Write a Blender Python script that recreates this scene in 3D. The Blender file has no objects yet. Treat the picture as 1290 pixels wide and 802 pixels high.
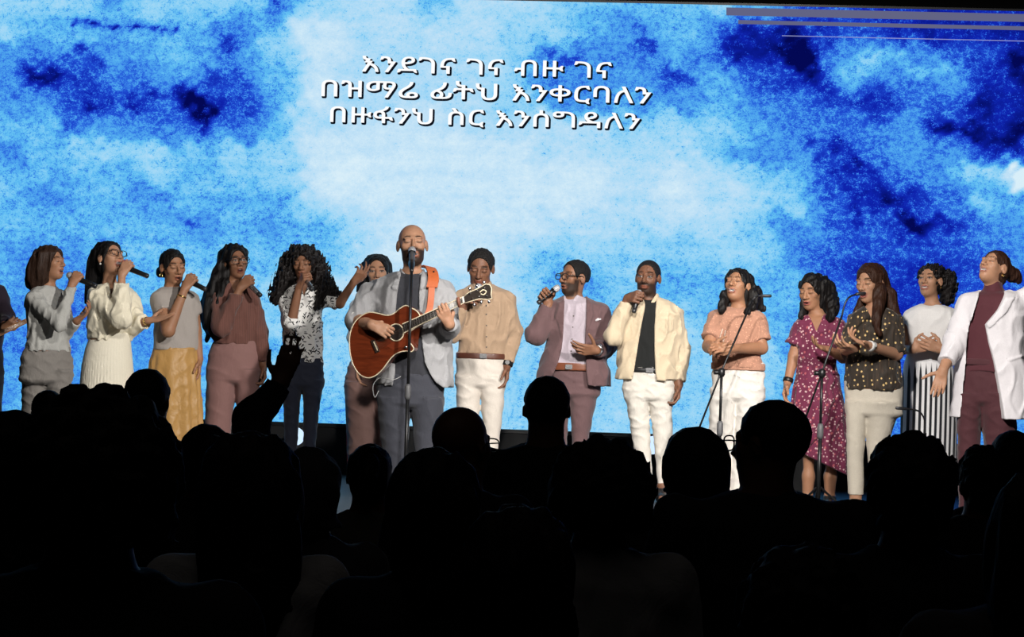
import bpy, bmesh, math, random
import numpy as np
from mathutils import Vector, Matrix
sc = bpy.context.scene
COL = sc.collection
random.seed(7); RNG = np.random.RandomState(7)
# ------------------------------------------------------------------ camera
FPX, CX, CY = 2800.0, 645.0, 401.0
ROLL, PITCH, EYE = 0.0304, math.atan(32 / 2800), 1.75
STAGE = EYE - 1.08
_f = Vector((0, math.cos(PITCH), math.sin(PITCH))); _r = Vector((1, 0, 0)); _u = Vector((0, -math.sin(PITCH), math.cos(PITCH)))
CR = _r * math.cos(ROLL) + _u * math.sin(ROLL); CU = _u * math.cos(ROLL) - _r * math.sin(ROLL)
cam_d = bpy.data.cameras.new('camera'); cam = bpy.data.objects.new('camera', cam_d); COL.objects.link(cam)
cam_d.sensor_width = 36; cam_d.lens = 36 * FPX / 1290; cam_d.clip_start = .1; cam_d.clip_end = 80
M = Matrix.Identity(4)
for i in range(3):
    M[i][0] = CR[i]; M[i][1] = CU[i]; M[i][2] = -_f[i]
M[2][3] = EYE
cam.matrix_world = M
sc.camera = cam
# ------------------------------------------------------------------ exposure, world, lights
vs = sc.view_settings
vs.view_transform = 'Standard'; vs.look = 'None'; vs.gamma = 1; vs.exposure = 0.0; vs.use_curve_mapping = False
sc.cycles.use_denoising = True
sc.cycles.max_bounces = 5
w = bpy.data.worlds.new('dark_hall'); sc.world = w; w.use_nodes = True
w.node_tree.nodes['Background'].inputs[0].default_value = (.004, .005, .008, 1); w.node_tree.nodes['Background'].inputs[1].default_value = .15
def spot(name, loc, aim, power, deg, blend=.35, rad=.12, col=(1, .955, .90)):
    l = bpy.data.lights.new(name, 'SPOT'); l.energy = power; l.spot_size = math.radians(deg); l.spot_blend = blend; l.shadow_soft_size = rad; l.color = col
    o = bpy.data.objects.new(name, l); COL.objects.link(o); o.location = loc
    o.rotation_euler = (Vector(aim) - Vector(loc)).to_track_quat('-Z', 'Y').to_euler()
spot('key_spotlight', (3.2, 8.2, 4.4), (-1.9, 15.6, 1.5), 2650, 54)
spot('key_spotlight', (0.4, 8.2, 4.4), (2.5, 15.0, 1.5), 1850, 54)
spot('wash_spotlight', (0.2, 8.6, 4.8), (0.1, 15.6, 1.4), 780, 66)

hl = bpy.data.lights.new('audience_fill', 'AREA'); hl.energy = 8; hl.size = 6; hl.color = (1, .9, .8)  # added dim fill that lifts pale audience clothes, not a fixture of the hall
ho = bpy.data.objects.new('audience_fill', hl); COL.objects.link(ho); ho.location = (0, 2.5, 7.6)

def at(px, py, D):
    v = _f + CR * ((px - CX) / FPX) + CU * (-(py - CY) / FPX)
    v = v * (D / v.y)
    return np.array((v.x, v.y, v.z + EYE))
def proj(p):
    v = Vector((p[0], p[1], p[2] - EYE)); d = v.dot(_f)
    return CX + FPX * v.dot(CR) / d, CY - FPX * v.dot(CU) / d
# ------------------------------------------------------------------ materials
def nt(name):
    m = bpy.data.materials.new(name); m.use_nodes = True
    return m, m.node_tree.nodes, m.node_tree.links, m.node_tree.nodes['Principled BSDF']
def N(ns, t, **kw):
    n = ns.new(t)
    for k, v in kw.items():
        if k[0] == '_': n.inputs[k[1:] if not k[1:].isdigit() else int(k[1:])].default_value = v
        else: setattr(n, k, v)
    return n
def lin(r, g, b):
    f = lambda c: (c / 255 / 12.92) if c <= 10 else ((c / 255 + .055) / 1.055) ** 2.4
    return (f(r), f(g), f(b))
_mc = {}
def plain(name, col, rough=.5, metal=0, spec=.5, bump=0, bscale=60, coat=0):
    if name in _mc: return _mc[name]
    m, ns, ls, b = nt(name)
    b.inputs['Base Color'].default_value = (*col, 1); b.inputs['Roughness'].default_value = rough; b.inputs['Metallic'].default_value = metal
    b.inputs['Specular IOR Level'].default_value = spec; b.inputs['Coat Weight'].default_value = coat
    tc = N(ns, 'ShaderNodeTexCoord'); no = N(ns, 'ShaderNodeTexNoise', _Scale=bscale, _Detail=3.0); ls.new(tc.outputs['Object'], no.inputs['Vector'])
    mx = N(ns, 'ShaderNodeMix', data_type='RGBA', blend_type='MULTIPLY'); mx.inputs[0].default_value = .25
    mx.inputs[6].default_value = (*col, 1); ls.new(no.outputs['Fac'], mx.inputs[7]); ls.new(mx.outputs[2], b.inputs['Base Color'])
    if bump:
        bp = N(ns, 'ShaderNodeBump', _Strength=bump, _Distance=.004); ls.new(no.outputs['Fac'], bp.inputs['Height']); ls.new(bp.outputs['Normal'], b.inputs['Normal'])
    _mc[name] = m; return m
def cloth(name, col, rough=.85, crease=.5, weave=.25, stretch=(9, 9, 5), sheen=.15, pattern=None):
    """woven cloth: soft creases and a fine weave in the bump, small colour variation, optional print"""
    if name in _mc: return _mc[name]
    m, ns, ls, b = nt(name)
    b.inputs['Roughness'].default_value = rough; b.inputs['Specular IOR Level'].default_value = .25
    b.inputs['Sheen Weight'].default_value = sheen
    tc = N(ns, 'ShaderNodeTexCoord'); mp = N(ns, 'ShaderNodeMapping', _Scale=stretch, _Rotation=(.3, .2, .4)); ls.new(tc.outputs['Object'], mp.inputs['Vector'])
    n1 = N(ns, 'ShaderNodeTexNoise', _Scale=1.6, _Detail=3.0, _Distortion=1.2); ls.new(mp.outputs['Vector'], n1.inputs['Vector'])
    n2 = N(ns, 'ShaderNodeTexNoise', _Scale=260.0, _Detail=1.0); ls.new(tc.outputs['Object'], n2.inputs['Vector'])
    b1 = N(ns, 'ShaderNodeBump', _Strength=crease, _Distance=.014); ls.new(n1.outputs['Fac'], b1.inputs['Height'])
    b2 = N(ns, 'ShaderNodeBump', _Strength=weave, _Distance=.002); ls.new(n2.outputs['Fac'], b2.inputs['Height']); ls.new(b1.outputs['Normal'], b2.inputs['Normal'])
    ls.new(b2.outputs['Normal'], b.inputs['Normal'])
    hv = N(ns, 'ShaderNodeMapRange'); hv.inputs[3].default_value = .86; hv.inputs[4].default_value = 1.1; ls.new(n2.outputs['Fac'], hv.inputs[0])
    mx = N(ns, 'ShaderNodeMix', data_type='RGBA', blend_type='MULTIPLY'); mx.inputs[0].default_value = 1; ls.new(hv.outputs[0], mx.inputs[7])
    mx.inputs[6].default_value = (*col, 1)
    if pattern: ls.new(pattern(ns, ls, tc, col), mx.inputs[6])
    ls.new(mx.outputs[2], b.inputs['Base Color'])
    _mc[name] = m; return m
def mixcol(ns, ls, fac, a, b):
    mx = N(ns, 'ShaderNodeMix', data_type='RGBA'); ls.new(fac, mx.inputs[0])
    for i, c in ((6, a), (7, b)):
        if isinstance(c, tuple): mx.inputs[i].default_value = (*c, 1)
        else: ls.new(c, mx.inputs[i])
    return mx.outputs[2]
def vor(ns, ls, tc, scale, rot, lo, hi, rnd=1.0):
    m0 = N(ns, 'ShaderNodeMapping', _Rotation=rot); ls.new(tc.outputs['Object'], m0.inputs['Vector'])
    mp = N(ns, 'ShaderNodeMapping', _Scale=scale); ls.new(m0.outputs['Vector'], mp.inputs['Vector'])
    v = N(ns, 'ShaderNodeTexVoronoi', _Scale=1.0, _Randomness=rnd); ls.new(mp.outputs['Vector'], v.inputs['Vector'])
    r = N(ns, 'ShaderNodeMapRange', clamp=True); r.inputs[1].default_value = lo; r.inputs[2].default_value = hi; r.inputs[3].default_value = 1; r.inputs[4].default_value = 0
    ls.new(v.outputs['Distance'], r.inputs[0]); return r.outputs[0], v
def pat_leaves(ns, ls, tc, col):
    c = col
    for rot, off in (((0, .6, .1), 1), ((0, -.55, .3), 2), ((0, 1.5, .2), 3)):
        f, v = vor(ns, ls, tc, (66, 30, 17), rot, .24, .29)
        c = mixcol(ns, ls, f, c, (.012, .012, .016))
    return c
def pat_floral(ns, ls, tc, col):
    f, v = vor(ns, ls, tc, (44, 40, 44), (0, .4, 0), .24, .32)
    c = mixcol(ns, ls, f, col, (.62, .42, .42))
    f2, v = vor(ns, ls, tc, (23, 23, 30), (.3, .9, 0), .2, .26)
    return mixcol(ns, ls, f2, c, (.42, .10, .12))
def pat_gold(ns, ls, tc, col):
    f, v = vor(ns, ls, tc, (34, 34, 30), (0, .1, 0), .20, .27, .6)
    f2, v2 = vor(ns, ls, tc, (60, 60, 6), (0, 0, 0), .1, .5)
    c = mixcol(ns, ls, f2, col, (.07, .045, .03))
    return mixcol(ns, ls, f, c, (.75, .52, .22))
def pat_tiny(ns, ls, tc, col):
    f, v = vor(ns, ls, tc, (60, 60, 60), (0, .2, 0), .2, .3)
    return mixcol(ns, ls, f, col, tuple(min(1, c * 1.5) for c in col))
def pat_knit(ns, ls, tc, col):
    wv = N(ns, 'ShaderNodeTexWave', _Scale=26.0, _Distortion=.6); ls.new(tc.outputs['Object'], wv.inputs['Vector'])
    return mixcol(ns, ls, wv.outputs['Fac'], tuple(c * .72 for c in col), col)
def pat_stripe(ns, ls, tc, col):
    sx = N(ns, 'ShaderNodeSeparateXYZ'); ls.new(tc.outputs['Object'], sx.inputs[0])
    a = N(ns, 'ShaderNodeMath', operation='MULTIPLY'); ls.new(sx.outputs[0], a.inputs[0]); a.inputs[1].default_value = 2 * math.pi / .036
    s = N(ns, 'ShaderNodeMath', operation='SINE'); ls.new(a.outputs[0], s.inputs[0])
    zr = N(ns, 'ShaderNodeMapRange', clamp=True); ls.new(sx.outputs[2], zr.inputs[0])
    for i, v in ((1, 1.05), (2, .93), (3, 1.3), (4, .0)): zr.inputs[i].default_value = v
    g = N(ns, 'ShaderNodeMath', operation='SUBTRACT'); ls.new(s.outputs[0], g.inputs[0]); ls.new(zr.outputs[0], g.inputs[1])
    r = N(ns, 'ShaderNodeMapRange', clamp=True); ls.new(g.outputs[0], r.inputs[0])
    for i, v in ((1, -.25), (2, .25), (3, 0), (4, 1)): r.inputs[i].default_value = v
    return mixcol(ns, ls, r.outputs[0], col, (.014, .015, .02))
def hairmat(name, col, rough=.55, stretch=(120, 120, 14)):
    if name in _mc: return _mc[name]
    m, ns, ls, b = nt(name)
    b.inputs['Roughness'].default_value = rough; b.inputs['Specular IOR Level'].default_value = .22
    tc = N(ns, 'ShaderNodeTexCoord'); mp = N(ns, 'ShaderNodeMapping', _Scale=stretch); ls.new(tc.outputs['Object'], mp.inputs['Vector'])
    n1 = N(ns, 'ShaderNodeTexNoise', _Scale=1.0, _Detail=3.0, _Distortion=.6); ls.new(mp.outputs['Vector'], n1.inputs['Vector'])
    bp = N(ns, 'ShaderNodeBump', _Strength=.8, _Distance=.006); ls.new(n1.outputs['Fac'], bp.inputs['Height']); ls.new(bp.outputs['Normal'], b.inputs['Normal'])
    ls.new(mixcol(ns, ls, n1.outputs['Fac'], tuple(c * .5 for c in col), tuple(c * 1.6 for c in col)), b.inputs['Base Color'])
    _mc[name] = m; return m
def skinmat():
    m, ns, ls, b = nt('skin')
    a = N(ns, 'ShaderNodeVertexColor', layer_name='tone')
    tc = N(ns, 'ShaderNodeTexCoord'); n1 = N(ns, 'ShaderNodeTexNoise', _Scale=70.0, _Detail=3.0); ls.new(tc.outputs['Object'], n1.inputs['Vector'])
    hv = N(ns, 'ShaderNodeMapRange'); hv.inputs[3].default_value = .9; hv.inputs[4].default_value = 1.1; ls.new(n1.outputs['Fac'], hv.inputs[0])
    mx = N(ns, 'ShaderNodeMix', data_type='RGBA', blend_type='MULTIPLY'); mx.inputs[0].default_value = 1
    ls.new(a.outputs['Color'], mx.inputs[6]); ls.new(hv.outputs[0], mx.inputs[7]); ls.new(mx.outputs[2], b.inputs['Base Color'])
    b.inputs['Roughness'].default_value = .52; b.inputs['Specular IOR Level'].default_value = .28
    b.inputs['Subsurface Weight'].default_value = .12; b.inputs['Subsurface Radius'].default_value = (.012, .005, .003)
    return m
SKIN = skinmat()
BLACK = plain('black_metal', (.012, .012, .013), .38, .3)
RUBBER = plain('black_rubber', (.015, .015, .016), .8)
CHROME = plain('chrome', (.7, .7, .72), .22, 1)
GRILLE = plain('mic_grille', (.62, .63, .66), .5, .6, bump=.6, bscale=900)
GOLD = plain('gold', (.85, .58, .2), .25, 1)
# ------------------------------------------------------------------ objects
def tag(o, label=None, cat=None, group=None, kind=None):
    for k, v in (('label', label), ('category', cat), ('group', group), ('kind', kind)):
        if v: o[k] = v
    return o
def empty(name, loc, label, cat, group=None):
    o = bpy.data.objects.new(name, None); COL.objects.link(o); o.location = loc; o.empty_display_size = .1
    return tag(o, label, cat, group)
def meshobj(name, verts, faces, mat, parent=None, smooth=True, loc=None):
    me = bpy.data.meshes.new(name)
    me.from_pydata([tuple(v) for v in verts], [], [tuple(f) for f in faces]); me.validate()
    if smooth: me.polygons.foreach_set('use_smooth', [True] * len(me.polygons))
    if mat: me.materials.append(mat)
    o = bpy.data.objects.new(name, me); COL.objects.link(o)
    if parent: o.parent = parent
    if loc is not None: o.location = loc
    return o
def bmobj(name, bm, mat, parent=None, smooth=False):
    bmesh.ops.recalc_face_normals(bm, faces=bm.faces)
    me = bpy.data.meshes.new(name); bm.to_mesh(me); bm.free()
    if smooth: me.polygons.foreach_set('use_smooth', [True] * len(me.polygons))
    me.materials.append(mat); o = bpy.data.objects.new(name, me); COL.objects.link(o)
    if parent: o.parent = parent
    return o
def box(bm, c, d, bev=0):
    r = bmesh.ops.create_cube(bm, size=1, matrix=Matrix.Translation(Vector(c)) @ Matrix.Diagonal((*d, 1)))
    if bev: bmesh.ops.bevel(bm, geom=list({e for v in r['verts'] for e in v.link_edges}), offset=bev, segments=2, affect='EDGES')
def frame(d):
    d = np.array(d, float); d /= np.linalg.norm(d)
    a = np.array((0, 0, 1.)) if abs(d[2]) < .9 else np.array((1., 0, 0))
    u = np.cross(d, a); u /= np.linalg.norm(u); return d, u, np.cross(d, u)
def tube(bm, pts, rad, n=10, caps=True):
    pts = [np.array(p, float) for p in pts]; rad = rad if isinstance(rad, (list, tuple)) else [rad] * len(pts)
    rings = []; prev = None
    for i, p in enumerate(pts):
        d = pts[min(i + 1, len(pts) - 1)] - pts[max(i - 1, 0)]
        if np.linalg.norm(d) < 1e-9: d = pts[-1] - pts[0]
        d, u, v = frame(d)
        if prev is not None:
            u = prev - d * prev.dot(d); u /= np.linalg.norm(u) + 1e-12; v = np.cross(d, u)
        prev = u
        rings.append([bm.verts.new(p + rad[i] * (math.cos(2 * math.pi * k / n) * u + math.sin(2 * math.pi * k / n) * v)) for k in range(n)])
    for a, b in zip(rings, rings[1:]):
        for k in range(n): bm.faces.new((a[k], a[(k + 1) % n], b[(k + 1) % n], b[k]))
    if caps: bm.faces.new(rings[0][::-1]); bm.faces.new(rings[-1])
def tubeobj(name, pts, rad, mat, parent=None, n=10):
    bm = bmesh.new(); tube(bm, pts, rad, n); return bmobj(name, bm, mat, parent, True)
def spline(pts, n=8):
    pts = [np.array(p, float) for p in pts]; out = []
    for i in range(len(pts) - 1):
        p0, p1, p2, p3 = pts[max(i - 1, 0)], pts[i], pts[i + 1], pts[min(i + 2, len(pts) - 1)]
        for k in range(n):
            t = k / n
            out.append(.5 * (2 * p1 + (p2 - p0) * t + (2 * p0 - 5 * p1 + 4 * p2 - p3) * t * t + (3 * p1 - p0 - 3 * p2 + p3) * t ** 3))
    return out + [pts[-1]]
# ------------------------------------------------------------------ distance-field modelling
def smin(a, b, k):
    if k <= 0: return np.minimum(a, b)
    h = np.maximum(k - np.abs(a - b), 0) / k
    return np.minimum(a, b) - h * h * k * .25
class Grid:
    def __init__(s, lo, hi, vox):
        s.lo = np.array(lo, np.float32); s.v = vox; s.n = np.maximum(np.ceil((np.array(hi) - s.lo) / vox).astype(int) + 1, 4)
        s.a = np.full(s.n, 1.0, np.float32)
    def win(s, lo, hi, pad):
        i0 = np.clip(np.floor((np.array(lo) - pad - s.lo) / s.v).astype(int), 0, s.n - 1); i1 = np.clip(np.ceil((np.array(hi) + pad - s.lo) / s.v).astype(int) + 1, 1, s.n)
        sl = tuple(slice(a, b) for a, b in zip(i0, i1))
        g = [(s.lo[i] + s.v * np.arange(i0[i], i1[i])).astype(np.float32) for i in range(3)]
        return sl, g[0][:, None, None], g[1][None, :, None], g[2][None, None, :]
    def op(s, f, mode, k=0.0):
        fn, lo, hi = f
        sl, X, Y, Z = s.win(lo, hi, max(k, 0) + 2 * s.v + .004)
        if 0 in s.a[sl].shape: return
        d = fn(X, Y, Z)
        s.a[sl] = smin(s.a[sl], d, k) if mode == 'u' else -smin(-s.a[sl], d, k)
    def add(s, f, k=0.01): s.op(f, 'u', k)
    def sub(s, f, k=0.004): s.op(f, 's', k)
    def keep(s, fn):
        sl, X, Y, Z = s.win(s.lo, s.lo + s.n * s.v, 0); s.a = np.maximum(s.a, fn(X, Y, Z)).astype(np.float32)
    def wrinkle(s, amp, wl, zs=1.0, seed=1, ridge=True, fn=None, n=7):
        sl, X, Y, Z = s.win(s.lo, s.lo + s.n * s.v, 0)
        band = np.abs(s.a) < max(.05, amp * 4)
        ii = np.nonzero(band); r = np.random.RandomState(seed)
        P = np.stack([X.ravel()[ii[0]], Y.ravel()[ii[1]], Z.ravel()[ii[2]] * zs], 1)
        t = np.zeros(len(P), np.float32)
        for i in range(n):
            k = r.normal(size=3); k *= 2 * math.pi / wl * r.uniform(.6, 1.5) / np.linalg.norm(k)
            t += np.sin(P @ k.astype(np.float32) + r.uniform(0, 6.28) + 1.2 * t / n)
        t /= math.sqrt(n / 2)
        if ridge: t = np.clip(.75 - 1.3 * np.abs(t), -.75, .75)
        else: t = np.clip(t, -1.5, 1.5)
        s.a[ii] -= amp * t * (1 if fn is None else fn(P[:, 0], P[:, 1], P[:, 2] / zs))
    def front(s, x, z):
        """the nearest surface point to the camera at (x, z)"""
        i = int(round((x - s.lo[0]) / s.v)); k = int(round((z - s.lo[2]) / s.v))
        i = min(max(i, 0), s.n[0] - 1); k = min(max(k, 0), s.n[2] - 1)
        j = np.nonzero(s.a[i, :, k] < 0)[0]
        return np.array((x, s.lo[1] + s.v * (j[0] if len(j) else s.n[1] // 2) - s.v * .5, z))
    def mesh(s):
        a = np.pad(s.a, 1, constant_values=1.0); lo = s.lo - s.v
        nz = np.nonzero(a < 0)
        if not len(nz[0]): return np.zeros((0, 3)), np.zeros((0, 4), int)
        b0 = [max(x.min() - 2, 0) for x in nz]; b1 = [x.max() + 3 for x in nz]
        a = a[b0[0]:b1[0], b0[1]:b1[1], b0[2]:b1[2]]; lo = lo + s.v * np.array(b0)
        g = a < 0
        c8 = [g[i:g.shape[0] - 1 + i, j:g.shape[1] - 1 + j, k:g.shape[2] - 1 + k] for i in (0, 1) for j in (0, 1) for k in (0, 1)]
        anyv = c8[0].copy(); allv = c8[0].copy()
        for c in c8[1:]: anyv |= c; allv &= c
        ijk = np.argwhere(anyv & ~allv)
        idx = np.full(anyv.shape, -1, np.int32); idx[tuple(ijk.T)] = np.arange(len(ijk))
        co = [(i, j, k) for i in (0, 1) for j in (0, 1) for k in (0, 1)]
        V = np.stack([a[ijk[:, 0] + c[0], ijk[:, 1] + c[1], ijk[:, 2] + c[2]] for c in co], 1)
        acc = np.zeros((len(ijk), 3)); cnt = np.zeros(len(ijk))
        for p in range(8):
            for q in range(p + 1, 8):
                if bin(p ^ q).count('1') != 1: continue
                cr = (V[:, p] < 0) != (V[:, q] < 0); t = np.where(cr, V[:, p] / np.where(cr, V[:, p] - V[:, q], 1), 0)
                pt = np.array(co[p]) + t[:, None] * (np.array(co[q]) - np.array(co[p]))
                acc += pt * cr[:, None]; cnt += cr
        verts = lo + s.v * (ijk + acc / cnt[:, None])
        quads = []
        for ax in range(3):
            u, v = (ax + 1) % 3, (ax + 2) % 3
            sl0 = [slice(None)] * 3; sl1 = [slice(None)] * 3; sl0[ax] = slice(0, -1); sl1[ax] = slice(1, None)
            e = g[tuple(sl0)] != g[tuple(sl1)]
            w_ = np.argwhere(e); w_ = w_[(w_[:, u] > 0) & (w_[:, v] > 0) & (w_[:, u] < g.shape[u] - 1) & (w_[:, v] < g.shape[v] - 1)]
            if not len(w_): continue
            fl = g[tuple(w_.T)]
            def cell(du, dv):
                c = w_.copy(); c[:, u] += du; c[:, v] += dv; return idx[tuple(c.T)]
            Q = np.stack([cell(-1, -1), cell(0, -1), cell(0, 0), cell(-1, 0)], 1)
            Q[~fl] = Q[~fl][:, ::-1]; quads.append(Q)
        Q = np.concatenate(quads); return verts, Q[(Q >= 0).all(1)]
    def obj(s, name, mat, parent=None, relax=1):
        v, q = s.mesh()
        for _ in range(relax):
            if not len(v): break
            acc = np.zeros_like(v); c = np.zeros(len(v))
            for i in range(4):
                np.add.at(acc, q[:, i], v[q[:, (i + 1) % 4]] + v[q[:, (i + 3) % 4]]); np.add.at(c, q[:, i], 2)
            v = v * .5 + .5 * acc / np.maximum(c, 1)[:, None]
        me = bpy.data.meshes.new(name)
        me.vertices.add(len(v)); me.vertices.foreach_set('co', v.astype(np.float32).ravel())
        me.loops.add(q.size); me.loops.foreach_set('vertex_index', q.astype(np.int32).ravel())
        me.polygons.add(len(q)); me.polygons.foreach_set('loop_start', np.arange(0, q.size, 4, dtype=np.int32))
        me.update(calc_edges=True); me.validate()
        me.polygons.foreach_set('use_smooth', [True] * len(me.polygons)); me.materials.append(mat)
        o = bpy.data.objects.new(name, me); COL.objects.link(o)
        if parent: o.parent = parent
        return o, v
def rcone(a, b, ra, rb, flat=False):
    a = np.array(a, float); b = np.array(b, float); ab = b - a; L2 = max(ab @ ab, 1e-9); L = math.sqrt(L2); r = max(ra, rb)
    def fn(X, Y, Z):
        t0 = ((X - a[0]) * ab[0] + (Y - a[1]) * ab[1] + (Z - a[2]) * ab[2]) / L2; t = np.clip(t0, 0, 1)
        d = np.sqrt((X - a[0] - t * ab[0]) ** 2 + (Y - a[1] - t * ab[1]) ** 2 + (Z - a[2] - t * ab[2]) ** 2) - (ra + t * (rb - ra))
        return np.maximum(d, (t0 - 1) * L) if flat else d
    return fn, np.minimum(a, b) - r, np.maximum(a, b) + r
def ell(c, r, R=None):
    c = np.array(c, float); r = np.array(r, float); R = np.eye(3) if R is None else R
    ext = np.sqrt(((R * r) ** 2).sum(1))
    def fn(X, Y, Z):
        x, y, z = X - c[0], Y - c[1], Z - c[2]
        q = [R[0, i] * x + R[1, i] * y + R[2, i] * z for i in range(3)]
        k0 = np.sqrt(sum((q[i] / r[i]) ** 2 for i in range(3))); k1 = np.sqrt(sum((q[i] / r[i] ** 2) ** 2 for i in range(3))) + 1e-6
        return k0 * (k0 - 1) / k1
    return fn, c - ext, c + ext
def loftf(z, cx, cy, A, B, yaw=0, sq=2.2, pleat=0, amp=0, ztop=None, zbot=None):
    o = np.argsort(z); z, cx, cy, A, B = [np.array(q, float)[o] for q in (z, cx, cy, A, B)]
    c, s = math.cos(yaw), math.sin(yaw); m = max(A.max(), B.max()) * (1 + amp)
    def fn(X, Y, Z):
        zz = Z.ravel(); I = lambda q: np.interp(zz, z, q)[None, None, :].astype(np.float32)
        a, b = I(A), I(B); x, y = X - I(cx), Y - I(cy)
        u = (x * c + y * s) / a; v = (x * s - y * c) / b
        rho = (np.abs(u) ** sq + np.abs(v) ** sq + 1e-9) ** (1 / sq)
        if pleat:
            g = np.clip((z[-1] - zz) / (z[-1] - z[0]), 0, 1)[None, None, :] ** .6
            rho = rho / (1 + amp * g * np.cos(pleat * np.arctan2(v, u) + 3 * np.sin(2 * np.arctan2(v, u))))
        return np.maximum(np.maximum((rho - 1) * np.minimum(a, b), Z - z[-1]), z[0] - Z)
    return fn, np.array((cx.min() - m, cy.min() - m, z[0])), np.array((cx.max() + m, cy.max() + m, z[-1]))
def nrm(v): v = np.array(v, float); return v / (np.linalg.norm(v) + 1e-9)
def rotm(yaw, pitch, roll):
    return np.array(Matrix.Rotation(math.pi + yaw, 3, 'Z') @ Matrix.Rotation(pitch, 3, 'X') @ Matrix.Rotation(roll, 3, 'Y'))
D2R = math.pi / 180
# ------------------------------------------------------------------ people
def hand_prims(w, d, n, h, sc=1.0, curl=.25, spread=.10, thumb='rest'):
    """palm, four fingers of different lengths with knuckle bends and a thumb; h = 'R' or 'L'"""
    d = nrm(d); n = np.array(n, float); n = nrm(n - d * (n @ d)); u = np.cross(d, n) * (1 if h == 'R' else -1)
    out = []; w = np.array(w, float)
    offs = (.031, .0105, -.0105, -.031)
    kn = []
    for o, L in zip(offs, (.088, .092, .088, .079)):
        k = w + sc * (d * L + u * o - n * .002); kn.append(k)
        out.append((rcone(w + sc * (d * .012 + u * o * .55), k, .0145 * sc, .0115 * sc), .012))
    for i, (o, ls) in enumerate(zip(offs, ((.041, .026, .021), (.046, .030, .022), (.043, .028, .021), (.034, .021, .019)))):
        c = curl[i] if isinstance(curl, (tuple, list)) else curl
        dr = nrm(d + u * o * spread * 32); p = kn[i]; ang = 0
        for j, (L, bend) in enumerate(zip(ls, (65, 95, 60))):
            ang += c * bend * D2R
            q = p + sc * L * (dr * math.cos(ang) + n * math.sin(ang))
            out.append((rcone(p, q, (.0098, .0088, .0080)[j] * sc, (.0088, .0080, .0066)[j] * sc), .003 if j else .006)); p = q
    dirs = {'rest': ((.55, .7, .35), (.8, .35, .35), (.9, .15, .35)), 'open': ((.45, .85, .15), (.6, .75, .1), (.7, .65, .1)),
            'grip': ((.45, .55, .7), (.5, .05, .85), (.35, -.45, .8))}[thumb]
    p = w + sc * (d * .022 + u * .024)
    for (a, b, c), L, r in zip(dirs, (.044, .034, .027), (.0135, .0108, .0092)):
        q = p + sc * L * nrm(d * a + u * b + n * c); out.append((rcone(p, q, r * sc, r * .86 * sc), .007)); p = q
    return out
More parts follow.
